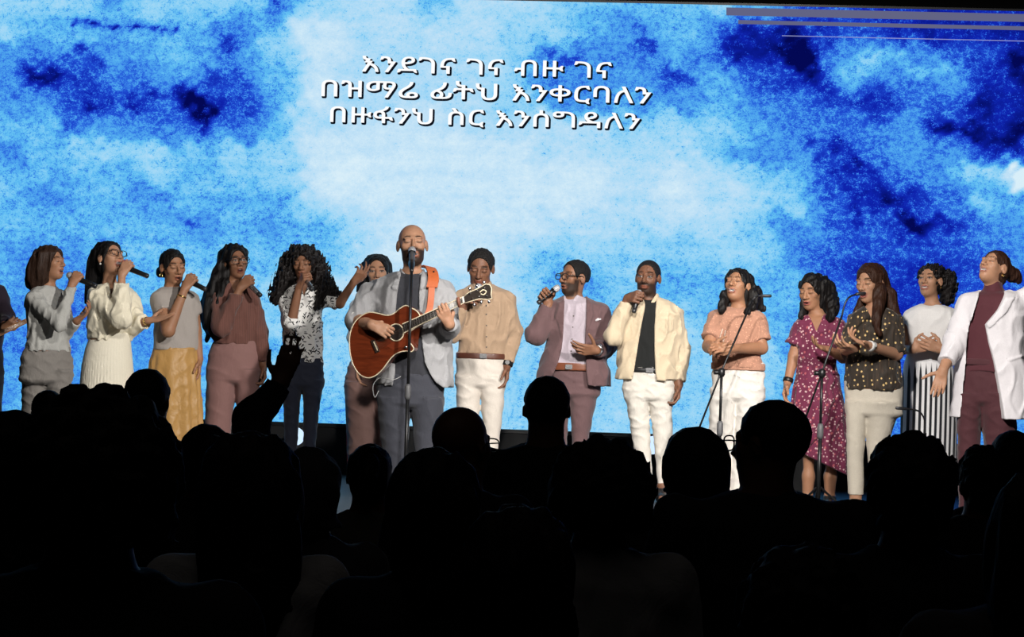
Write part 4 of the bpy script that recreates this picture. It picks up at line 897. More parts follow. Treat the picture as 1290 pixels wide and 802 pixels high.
# 11 peach blouse
P = Person(.0055, 930, 'person in peach blouse and wide white trousers with clasped hands, face lifted', S2)
P.head((929, 360), 43, -28, 20, 2, mouth=.007, smile=.6, lip=(.30, .09, .08)); P.neck((931, 390), .050)
P.torso([(387, 916, 944), (391, 906, 952), (397, 899, 958), (410, 896, 961), (425, 896, 960), (440, 899, 957), (452, 899, 958), (463, 899, 961)], -14, .68)
A = P.armp('R', [(902, 400, .04), (893, 436, -.05), (897, 441, -.30)], ('dir', None, (914, 440, -.36), (.3, .8, .3), .55), (.054, .046, .029))
B = P.armp('L', [(954, 402, -.05), (959, 438, -.08), (921, 439, -.32)], ('dir', None, (902, 437, -.35), (.1, .6, -.5), .5), (.056, .046, .029))
P.legs([(456, 898, 962), (475, 897, 963), (500, 896, 963)], [[(490, 895, 929), (530, 893, 926), (570, 892, 922), (624, 892, 918)], [(490, 925, 963), (530, 925, 962), (570, 922, 957), (622, 917, 949)]], yaw=-10)
P.body(.005)
P.hair(HB, .011, lofts=[([(342, 922, 942, .02), (350, 916, 949, .03), (364, 914, 952, .04), (378, 912, 953, .04), (388, 911, 955, .03), (394, 914, 952, .02)], .75, .02, 0)], locks=[([(915, 370, -.02), (911, 382, -.06), (909, 392, -.08)], .035, .018), ([(949, 370, -.02), (948, 384, -.06), (941, 393, -.12)], .04, .02), ([(951, 365, .03), (956, 380, .02), (961, 390, .02)], .04, .02)], cut=((0, .10, -.03), (.062, .082, .120)), strand=(.005, .04, .5))
PE = cloth('peach_crepe', (.39, .20, .135), .85, .5, .4, pattern=pat_tiny)
G = P.top('blouse', PE, .004, (.7, .72), .022, (.006, .13), cutneck=.056); P.trousers(cloth('white_linen_trousers', (.60, .57, .53), .85, .45), fold=(.006, .09)); P.belt(PE, 457, 466, 898, 962, off=.010)
tubeobj('necklace', [G.front(*P.p(x, y)[[0, 2]]) - (0, .006, 0) for x, y in ((909, 414), (906, 422), (905, 431), (909, 433), (911, 424), (912, 416))], .004, plain('pale_beads', (.6, .48, .4), .4), P.root); P.shoes(NUDE)

# 12 burgundy floral dress
P = Person(.0055, 1034, 'person in burgundy floral wrap dress with one palm held out', S2)
P.head((1022.5, 368), 43, -34, -6, 2, mouth=.003, lip=(.28, .07, .07)); P.neck((1030, 397), .046)
P.torso([(396, 1017, 1047), (400, 1009, 1056), (407, 1004, 1062), (420, 1003, 1061), (434, 1004, 1058), (448, 1006, 1053), (458, 1005, 1053), (470, 1004, 1056)], -24, .66)
A = P.armp('R', [(1009, 410, .06), (1000, 448, .05), (992, 482, .0)], ('dir', None, (987, 506, -.04), (.9, -.3, 0), .35), (.047, .040, .027))
B = P.armp('L', [(1057, 411, -.06), (1062, 450, -.10), (1045, 441, -.30)], ('dir', None, (1026, 434, -.36), (.1, -.3, .9), .25, 'open'), (.047, .040, .027))
P.legs([(462, 1005, 1054), (490, 1001, 1060), (510, 1000, 1062)], [[(500, 1002, 1030), (560, 1008, 1030), (600, 1011, 1026), (628, 1012, 1022)], [(500, 1033, 1062), (560, 1037, 1060), (600, 1038, 1054), (628, 1040, 1050)]], bare=.045, yaw=-15)
P.body(.005)
P.hair(HB, .012, lofts=[([(348, 1024, 1042, .02), (356, 1014, 1050, .03), (370, 1010, 1055, .03), (384, 1011, 1057, .04), (397, 1013, 1055, .05)], .8, .03, 0)], locks=[([(1047, 378, -.04), (1049, 390, -.09), (1044, 402, -.13)], .045, .02), ([(1013, 378, .02), (1012, 392, .0), (1010, 400, -.02)], .03, .015)], cut=((.0, .105, -.035), (.066, .082, .120)), strand=(.006, .04, .5))
FL = cloth('burgundy_floral', (.150, .022, .058), .75, .5, pattern=pat_floral)
G = P.top('bodice', FL, .002, (.62, .62), .014, (.006, .12), vneck=(390, 418, 11, 1026), puff=.05)
o_, G = P.skirt(FL, [(452, 1006, 1053), (462, 1004, 1054), (480, 1001, 1058), (510, 997, 1064), (550, 999, 1068), (601, 1002, 1069)], -15, .8, 9, .05, (.006, .12), hem=((1000, 566), (1068, 599)))
tubeobj('skirt_ruffle', [G.front(*P.p(x, y)[[0, 2]]) - (0, .004 + .012 * (i % 2), 0) for i, (x, y) in enumerate(((1041, 470), (1044, 478), (1040, 488), (1043, 500), (1038, 512), (1035, 524), (1030, 536), (1024, 546), (1018, 555), (1008, 564)))], [.022, .026] * 5, FL, P.root, 8)
P.band(0, BLACK, .9, .03, .008, 'wristband'); P.shoes(BSH, w=.038)

# 13 dark blouse with gold dots
P = Person(.0054, 1096, 'person with long brown hair in dark gold-dotted blouse and cream trousers', S1)
P.head((1096, 357), 46, -42, -4, 2, mouth=.009, lip=(.30, .08, .08)); P.neck((1103, 388), .047)
P.torso([(386, 1088, 1116), (390, 1080, 1124), (397, 1073, 1131), (412, 1068, 1134), (428, 1067, 1132), (445, 1068, 1130), (465, 1066, 1133), (490, 1065, 1136)], -26, .70)
A = P.armp('R', [(1078, 402, .06), (1066, 440, .0), (1078, 438, -.26)], ('dir', None, (1056, 434, -.32), (.3, .3, .8), .35), (.046, .040, .027))
B = P.armp('L', [(1127, 403, -.06), (1130, 446, -.10), (1094, 435, -.34)], ('dir', None, (1069, 424, -.38), (-.1, -.2, .9), (.15, .25, .4, .5), 'open'), (.050, .041, .027))
P.legs([(480, 1065, 1136), (500, 1065, 1136), (520, 1065, 1136)], [[(505, 1065, 1095), (540, 1066, 1091), (580, 1067, 1088), (623, 1068, 1088)], [(505, 1085, 1136), (530, 1090, 1128), (560, 1092, 1119), (600, 1094, 1111), (628, 1096, 1110)]], yaw=-20)
P.body(.005)
P.hair(HLB, .011, lofts=[([(333, 1088, 1110, .02), (342, 1081, 1117, .03), (358, 1084, 1122, .04), (378, 1090, 1127, .05), (394, 1096, 1133, .05)], .8, .03, 0)], locks=[([(1108, 365, -.06), (1107, 385, -.12), (1104, 405, -.17), (1108, 421, -.19)], .05, .015), ([(1120, 370, .0), (1126, 390, -.03), (1133, 404, -.05)], .05, .02), ([(1090, 375, .05), (1081, 390, .06), (1074, 402, .05)], .035, .015)], cut=((0, .105, -.035), (.064, .080, .120)))
P.top('blouse', cloth('gold_dotted_chiffon', (.034, .026, .020), .7, .5, pattern=pat_gold), .0, (.98, .98), .014, (.007, .12), vneck=(382, 406, 8, 1096), puff=.016)
P.trousers(cloth('cream_crepe', (.60, .545, .455), .8, .35), fold=(.003, .15)); P.band(1, plain('white_strap', (.75, .74, .72), .5), .93, .03, .008, 'wristwatch', plain('white_strap', (.75, .74, .72))); P.shoes(plain('white_sandal', (.75, .72, .70), .4), w=.036)

# 14 white top, striped skirt
P = Person(.0056, 1170, 'person in white cap-sleeved top and striped skirt with hands on the belly', S1)
P.head((1171.5, 354), 41, -34, 12, 2, mouth=.004, smile=1, eyes=True, lip=(.35, .07, .08)); P.neck((1175, 384), .046)
P.torso([(383, 1160, 1188), (387, 1151, 1197), (392, 1145, 1202), (402, 1142, 1203), (416, 1143, 1203), (432, 1144, 1199), (447, 1143, 1196)], -20, .66)
A = P.armp('R', [(1147, 398, .05), (1133, 440, .0), (1149, 440, -.24)], ('dir', None, (1168, 434, -.28), (.2, .8, .3), .2), (.048, .042, .028))
B = P.armp('L', [(1198, 399, -.05), (1203, 440, -.08), (1186, 440, -.28)], ('dir', None, (1167, 432, -.30), (-.1, .9, .2), .2), (.048, .042, .028))
P.legs([(440, 1144, 1196), (470, 1138, 1202), (500, 1137, 1204)], [[(490, 1138, 1169), (560, 1142, 1167), (624, 1148, 1162)], [(490, 1171, 1203), (560, 1173, 1199), (624, 1178, 1192)]], yaw=-15)
P.body(.005)
P.hair(HCU, .009, blobs=[((1194, 358, .06), 11, 18, .09), ((1193, 374, .05), 8, 10, .06), ((1181, 343, .04), 10, 9, .07)], ears=False, nape=-.16, cut=((0, .10, -.035), (.074, .080, .118)), strand=(.010, .03, .9))
P.top('top', cloth('white_knit', (.80, .78, .77), .8, .3), .002, (.22, .22), .022, (.005, .14), cutneck=.060)
P.skirt(cloth('striped_pleats', (.80, .79, .80), .7, .15, pattern=pat_stripe), [(441, 1144, 1196), (446, 1143, 1196), (460, 1139, 1200), (485, 1136, 1204), (540, 1135, 1205), (612, 1137, 1203)], -10, .75, 44, .02)
P.earring(GOLD, -1); P.shoes(BSH)

# 15 white blazer
P = Person(.0051, 1248, 'person in long white blazer and maroon outfit, arms spread and face lifted', S1)
P.head((1252, 337.5), 46, -50, 30, 0, mouth=.004, smile=1, lip=(.30, .08, .08)); P.neck((1252, 372), .052)
P.torso([(366, 1237, 1267), (369, 1228, 1276), (374, 1219, 1284), (386, 1213, 1287), (405, 1212, 1284), (430, 1212, 1280), (450, 1211, 1277), (468, 1209, 1274)], -28, .66)
A = P.armp('R', [(1221, 380, .06), (1205, 426, .0), (1188, 466, -.14)], ('dir', None, (1178, 505, -.17), (-.2, -.9, .2), .18, 'open', .04), (.056, .050, .031))
B = P.armp('L', [(1279, 378, -.02), (1318, 364, -.10), (1346, 336, -.20)], ('dir', None, (1360, 315, -.22), (0, -1, 0), .2, 'open'), (.056, .050, .031))
P.legs([(458, 1209, 1275), (480, 1207, 1276), (505, 1206, 1277)], [[(495, 1206, 1239), (540, 1206, 1236), (580, 1206, 1235), (642, 1208, 1234)], [(495, 1231, 1278), (540, 1237, 1281), (580, 1241, 1284), (642, 1246, 1284)]], yaw=-18)
P.body(.005)
MR = cloth('maroon_jersey', (.085, .022, .030), .8, .3)
P.hair(HLB, .008, blobs=[((1276, 347, .07), 9, 9, .05)], locks=[([(1270, 340, .03), (1279, 345, .07), (1284, 353, .08)], .035, .022)], ears=False, nape=-.07, cut=((0, .10, -.035), (.074, .080, .120)))
P.top('turtleneck', MR, -.004, (), .01, (.004, .12), extra=[(rcone(P.nb - (0, 0, .02), P.nb + (P.nt - P.nb) * .8, .068, .060, True), .02)])
BZ = cloth('white_blazer', (.76, .73, .76), .75, .35)
G = P.top('blazer', BZ, .016, (1.75, 1.9), .014, (.006, .17), vox=.006, open_=[(360, 1236, 1265), (372, 1230, 1259), (390, 1224, 1250), (408, 1219, 1236), (430, 1215, 1240), (455, 1214, 1246), (490, 1211, 1252), (528, 1207, 1257)], cutneck=.070,
  st=[(366, 1237, 1267), (369, 1228, 1276), (374, 1219, 1284), (386, 1213, 1287), (405, 1211, 1286), (430, 1210, 1285), (460, 1207, 1288), (490, 1205, 1291), (526, 1203, 1294)],
  raise_=[([(1236, 366), (1228, 368), (1218, 400), (1220, 412), (1226, 392)], .010), ([(1264, 366), (1274, 370), (1262, 392), (1240, 414), (1234, 406), (1250, 390)], .012), ([(1262, 452), (1282, 446), (1283, 449), (1263, 455)], .006)])
P.trousers(cloth('maroon_trousers', (.075, .024, .030), .8, .4)); P.belt(cloth('maroon_trousers', 0), 452, 460, 1210, 1276, off=.012, st=P.hip)
tubeobj('drawstring', [G.front(*P.p(x, y)[[0, 2]]) + (0, -.012, 0) for x, y in ((1222, 470), (1225, 462), (1228, 455), (1231, 462), (1229, 472))], .006, MR, P.root); P.earring(GOLD, -1, .02, .011); P.shoes(BSH)
# ------------------------------------------------------------------ acoustic guitar held by the bald person
P = G7
def gp(x, y, lift=0.0):
    """a point of the guitar's top: the top faces the hall, turned a little to the left"""
    q = P.p(x, y, -.30 - .25 * (x - 490) * P.s); return q + P.O + lift * nrm((-.25, -1, 0))
GR = empty('acoustic_guitar', gp(490, 430), 'red-brown acoustic cutaway guitar hanging from an orange strap on the bald person', 'guitar'); GO = gp(490, 430)
m, ns, ls, b = nt('mahogany'); tc = N(ns, 'ShaderNodeTexCoord'); mp = N(ns, 'ShaderNodeMapping', _Scale=(3, 3, 16), _Rotation=(0, .38, 0)); ls.new(tc.outputs['Object'], mp.inputs['Vector'])
n1 = N(ns, 'ShaderNodeTexNoise', _Scale=3.0, _Detail=5.0, _Distortion=.8); ls.new(mp.outputs['Vector'], n1.inputs['Vector'])
ls.new(mixcol(ns, ls, n1.outputs['Fac'], (.032, .005, .002), (.19, .034, .010)), b.inputs['Base Color']); b.inputs['Roughness'].default_value = .28; b.inputs['Coat Weight'].default_value = .4
MAH = m
CREAM = plain('cream_binding', (.72, .62, .44), .4); EBONY = plain('ebony', (.022, .015, .011), .4); STEEL = plain('steel_string', (.65, .63, .6), .3, 1)
out = [(517.6, 387.5), (511, 384.7), (503.6, 388.6), (498, 393.5), (493, 396.2), (486, 397), (476, 394.5), (466, 393.2), (458, 396), (450, 402), (444.5, 410), (441.2, 420), (440.2, 432), (441.4, 446), (445.4, 460), (453, 471.2), (463, 475.6), (472.2, 473.3), (480.9, 466.2), (488, 457), (495, 448.4), (503.6, 443.3), (512.3, 442.0), (519, 442.5), (521, 438),
       (517, 432), (515, 425), (516.5, 419), (521, 414), (527, 410), (530, 404), (529, 397), (524, 391)]
def closed(pts, n=4):
    q = [np.array(p, float) for p in pts]; r = []
    for i in range(len(q)):
        p0, p1, p2, p3 = q[i - 1], q[i], q[(i + 1) % len(q)], q[(i + 2) % len(q)]
        for k in range(n):
            t = k / n; r.append(.5 * (2 * p1 + (p2 - p0) * t + (2 * p0 - 5 * p1 + 4 * p2 - p3) * t * t + (3 * p1 - p0 - 3 * p2 + p3) * t ** 3))
    return r
oc = closed(out); n = len(oc)
bm = bmesh.new(); fr = [bm.verts.new(gp(x, y) - GO) for x, y in oc]; bk = [bm.verts.new(gp(x, y, -.095) - GO) for x, y in oc]
bm.faces.new(fr); bm.faces.new(bk[::-1])
for i in range(n): bm.faces.new((fr[i], bk[i], bk[(i + 1) % n], fr[(i + 1) % n]))
bmesh.ops.triangulate(bm, faces=[f for f in bm.faces if len(f.verts) > 4]); bmobj('body', bm, MAH, GR)
bm = bmesh.new(); tube(bm, [gp(x, y, .001) - GO for x, y in oc + oc[:1]], .0042, 6, False); bmobj('binding', bm, CREAM, GR, True)
sh = (499.0, 418.5)
bm = bmesh.new(); ring = [gp(sh[0] + 8.6 * math.cos(a), sh[1] + 9.6 * math.sin(a), .002) - GO for a in np.linspace(0, 2 * math.pi, 33)[:-1]]; bm.faces.new([bm.verts.new(p) for p in ring]); bmobj('sound_hole', bm, plain('hole_black', (.008, .006, .005), .9), GR)
bm = bmesh.new(); tube(bm, [gp(sh[0] + 9.6 * math.cos(a), sh[1] + 10.6 * math.sin(a), .002) - GO for a in np.linspace(0, 2 * math.pi, 33)], .0048, 6, False); bmobj('rosette', bm, CREAM, GR, True)
def plate(name, quad, l0, l1, mat, par):
    v = [gp(x, y, l) - GO for l in (l0, l1) for x, y in quad]; k = len(quad)
    return meshobj(name, v, [tuple(range(k))[::-1], tuple(range(k, 2 * k))] + [(i, (i + 1) % k, k + (i + 1) % k, k + i) for i in range(k)], mat, par, False)
brd = plate('bridge', [(467.5, 429), (472, 427.5), (478.5, 442.5), (474, 444.5)], 0, .010, EBONY, GR); plate('saddle', [(471, 430.5), (472, 430), (477, 441), (476, 441.6)], .010, .014, CREAM, brd)
plate('pickguard', [(488, 424), (494, 430), (503, 431), (508, 428), (506, 436), (496, 441), (487, 436)], 0, .002, plain('pickguard', (.16, .03, .012), .2), GR)
a0, a1 = np.array((507.5, 408.2)), np.array((509.5, 418.8)); b0, b1 = np.array((583, 374.2)), np.array((584.5, 381.4))
fb = plate('fretboard', [a0, b0, b1, a1], .002, .012, EBONY, GR)
nk = plate('neck', [(522, 402.4), b0 + (0, .4), b1 - (0, .2), (523.5, 412.4)], -.022, .002, MAH, GR)
plate('binding', [a0 - (0, .8), b0 - (0, .7), b0 + (0, .4), a0 + (0, .4)], .002, .0125, CREAM, fb)
plate('binding', [a1 - (0, .4), b1 - (0, .4), b1 + (0, .7), a1 + (0, .8)], .002, .0125, CREAM, fb)
for i in range(18):
    t = 1 - (1 - 2 ** (-(19 - i) / 12)) / (1 - 2 ** (-20 / 12)); c0, c1 = a0 + (b0 - a0) * t, a1 + (b1 - a1) * t; e = (b0 - a0) / np.linalg.norm(b0 - a0) * .32
    plate('fret', [c0 - e, c0 + e, c1 + e, c1 - e], .012, .0145, STEEL, fb)
plate('nut', [b0 - (.2, .4), b0 + (1.4, -1.1), b1 + (1.4, -.2), b1 + (-.2, .4)], .0, .016, plain('bone', (.8, .76, .66), .4), GR)
hs = plate('headstock', [(584.4, 373.4), (591, 368), (602, 363.5), (612, 357.6), (617, 358.5), (619.5, 363), (618.8, 371), (620, 375.5), (615, 377), (604, 376.2), (594, 379), (586, 381.6)], -.012, .006, EBONY, GR)
tubeobj('headstock_edge', [gp(x, y, .004) - GO for x, y in ((584.4, 373.4), (591, 368), (602, 363.5), (612, 357.6), (617, 358.5), (619.5, 363), (618.8, 371), (620, 375.5), (615, 377), (604, 376.2), (594, 379), (586, 381.6))], .0035, CREAM, hs, 6)
bm = bmesh.new(); tube(bm, spline([gp(x, y, .009) - GO for x, y in ((605, 368), (609, 365), (613, 367), (610, 371), (606, 370))]), .004, 6); bmobj('inlay', bm, CREAM, hs, True)
for (x, y), (ox, oy) in zip(((593, 369.5), (602, 366), (611, 362), (596, 376), (605, 373), (614, 372.5)), ((-.9, -3.6), (-.9, -3.6), (-.9, -3.8), (.6, 4.6), (.6, 4.4), (1, 4.2))):
    bm = bmesh.new(); tube(bm, [gp(x, y, .002) - GO, gp(x, y, .020) - GO], [.006, .004], 10); tube(bm, [gp(x, y, -.004) - GO, gp(x + ox * 1.2, y + oy * 1.2, -.004) - GO], .003, 8)
    q = gp(x + ox * 1.7, y + oy * 1.7, -.004) - GO; bmesh.ops.create_uvsphere(bm, u_segments=12, v_segments=8, radius=1, matrix=Matrix.Translation(Vector(q)) @ Matrix.Diagonal((.009, .006, .012, 1))); bmobj('tuning_peg', bm, CHROME, hs, True)
for i in range(6):
    t = (i + .5) / 6; s0 = np.array((471.6, 430.6)) + t * np.array((5, 11)); s1 = b0 + (b1 - b0) * t
    tubeobj('string', [gp(*s0, .0155) - GO, gp(*s1, .0165) - GO], .0009 + .0003 * (5 - i) / 5, STEEL, GR, 5)
bm = bmesh.new(); tube(bm, [gp(577.6, 374.5, .016) - GO, gp(578.6, 380, .018) - GO, gp(579.5, 387, .012) - GO], [.011, .012, .008], 8); bmobj('capo', bm, plain('capo_leather', (.20, .07, .04), .6), GR, True)
OR = plain('orange_leather', (.50, .115, .032), .55, bump=.2, bscale=80)
def ribbon(name, pts, wd, th, mat, par):
    """pts = (point, across)"""
    bm = bmesh.new(); rings = []
    for i, (p, ac) in enumerate(pts):
        ac = nrm(ac); d = pts[min(i + 1, len(pts) - 1)][0] - pts[max(i - 1, 0)][0]; nn = nrm(np.cross(d, ac)); rings.append([bm.verts.new(p + ac * wd * q + nn * th * r) for q, r in ((-1, -1), (1, -1), (1, 1), (-1, 1))])
    for a, b in zip(rings, rings[1:]):
        for k in range(4): bm.faces.new((a[k], a[(k + 1) % 4], b[(k + 1) % 4], b[k]))
    bm.faces.new(rings[0]); bm.faces.new(rings[-1][::-1]); return bmobj(name, bm, mat, par)
sp = [((536, 337, .06), (1, .2, -.2)), ((541, 336.5, -.02), (1, .1, -.2)), ((545, 343, -.10), (1, 0, -.15)), ((546, 352, -.155), (1, 0, -.05)), ((544, 362, -.185), (1, 0, 0)), ((543, 376, -.20), (1, 0, 0)), ((541, 390, -.205), (1, 0, 0)), ((536, 399, -.22), (1, 0, .3))]
def srib(a): return list(zip(spline([P.p(*q) + P.O - GO for q, _ in a], 4), spline([np.array(b_, float) for _, b_ in a], 4)))
st = ribbon('strap', srib(sp[3:]), .021, .003, OR, GR)
ribbon('strap_pad', srib(sp[:5]), .036, .006, OR, st)
bm = bmesh.new(); c = P.p(546.5, 342, -.115) + P.O - GO; bmesh.ops.create_uvsphere(bm, u_segments=10, v_segments=6, radius=.006, matrix=Matrix.Translation(Vector(c))); bmobj('strap_stud', bm, BLACK, st, True)
bm = bmesh.new(); tube(bm, [gp(512, 437, -.02) - GO, gp(512, 437, .02) - GO], [.006, .009], 10); bmobj('strap_button', bm, CHROME, GR, True)
# bass guitar at the left edge
bp = lambda x, y, d=0: at(x, y, .0058 * FPX - .25 + d); BO = bp(-50, 446)
BG = empty('bass_guitar', BO, 'pale wooden bass guitar neck poking in at the left edge', 'guitar'); MAPLE = plain('maple', (.46, .23, .11), .4)
def bpl(name, q, d0, d1, mat, par):
    v = [bp(x, y, d) - BO for d in (d1, d0) for x, y in q]; k = len(q); return meshobj(name, v, [tuple(range(k))[::-1], tuple(range(k, 2 * k))] + [(i, (i + 1) % k, k + (i + 1) % k, k + i) for i in range(k)], mat, par, False)
bpl('body', closed([(-34, 424), (-46, 420), (-56, 428), (-72, 430), (-86, 440), (-88, 458), (-74, 470), (-58, 466), (-48, 462), (-36, 464), (-32, 452), (-40, 444), (-40, 434)], 3), -.02, .03, MAPLE, BG)
bf = bpl('neck', [(-44, 434), (34, 400.5), (35, 406.5), (-42, 444)], -.025, .0, MAPLE, BG); bpl('headstock', closed([(34, 400), (40, 396), (52, 391), (55, 396), (44, 403), (36, 407)], 3), -.02, -.004, MAPLE, BG)
for i in range(4): tubeobj('string', [bp(-70, 447 + i * 1.8, -.032) - BO, bp(36, 401.5 + i * 1.1, -.030) - BO], .0012, STEEL, BG, 5)
# ------------------------------------------------------------------ microphone stands
def stand(label, base, top, boom=None, goose=None, D=14.6, clutch=None, head=None, tilt=None):
    t = at(*top, D); f = np.array((t[0], t[1], STAGE)); R = empty('microphone_stand', f, label, 'microphone stand'); h = t[2] - STAGE
    for a in (90, 210, 330):
        d = np.array((math.cos(a * D2R), math.sin(a * D2R), 0)); o = tubeobj('leg', [np.array((0, 0, .20)) + d * .015, d * .16 + (0, 0, .09), d * .30 + (0, 0, .012)], .008, BLACK, R, 8)
        tubeobj('rubber_foot', [d * .285 + (0, 0, .016), d * .315 + (0, 0, .012)], .012, RUBBER, o, 8)
    tubeobj('lower_pole', [(0, 0, .06), (0, 0, min(.75, h * .6))], .0125, BLACK, R, 12)
    tubeobj('clutch', [(0, 0, min(.75, h * .6) - .05), (0, 0, min(.75, h * .6) - .03), (0, 0, min(.75, h * .6) + .03), (0, 0, min(.75, h * .6) + .05)], [.016, .021, .021, .015], plain('grey_clutch', (.10, .10, .105), .5), R, 14)
    tubeobj('upper_pole', [(0, 0, min(.75, h * .6)), (0, 0, h)], .0095, BLACK, R, 12)
    L = lambda q: at(*q[:2], D + (q[2] if len(q) > 2 else 0)) - f
    if boom:
        o = tubeobj('boom_clamp', [(0, .0, h - .03), (0, 0, h - .015), (0, 0, h + .02), (0, 0, h + .03)], [.014, .024, .024, .012], BLACK, R, 14); tubeobj('clamp_knob', [(.0, 0, h), (-.05, -.02, h)], [.012, .016], BLACK, o, 10)
        tubeobj('boom_arm', [L(q) for q in boom], .0068, BLACK, R, 10)
    if goose:
        g = spline([L(q) for q in goose], 6); tubeobj('gooseneck', g, .0058, BLACK, R, 8); e = nrm(g[-1] - g[-2]); tubeobj('capsule', [g[-1] - e * .05, g[-1] - e * .045, g[-1] + e * .02, g[-1] + e * .026], [.006, .0105, .0105, .007], plain('capsule_metal', (.05, .05, .055), .35, .6), R, 12)
    return R, f
D7 = G7.D
R, f = stand('straight black microphone stand in front of the bald guitarist', None, (518.5, 342), D=D7 - .46)
a = at(519.2, 312, D7 - .165); b = at(518.6, 337, D7 - .33)
MIC7 = microphone(a, b, 'silver-headed microphone on the straight stand before the bald guitarist', None, plain('grey_handle', (.16, .16, .17), .4, .6))
tubeobj('mic_clip', [at(518.6, 342, D7 - .46) - f, at(518.6, 339, D7 - .44) - f, at(518.6, 334, D7 - .36) - f, at(518.6, 330, D7 - .305) - f], [.012, .014, .021, .021], BLACK, R, 14)
stand('black boom microphone stand reaching up to the person in peach blouse', None, (909, 469), [(880, 541, -.1), (909, 467), (948, 378, .05)], [(948, 378, .05), (951, 374.5, .05), (956, 372.8, .06), (967, 372.6, .06)], D=14.82)
stand('black boom microphone stand in front of the burgundy floral dress', None, (1035.5, 470), [(1012, 534, .0), (1035.5, 469), (1060.5, 398, -.05)], [(1060.5, 398, -.05), (1064, 384, -.05), (1069, 375, -.04), (1077, 371, -.02), (1086, 369.5, .0)], D=14.58)
stand('low black gooseneck microphone stand in front of the striped skirt', None, (1165.5, 545), None, [(1165.5, 547), (1165, 530), (1159, 519), (1149, 515.5), (1133, 514)], D=14.78)
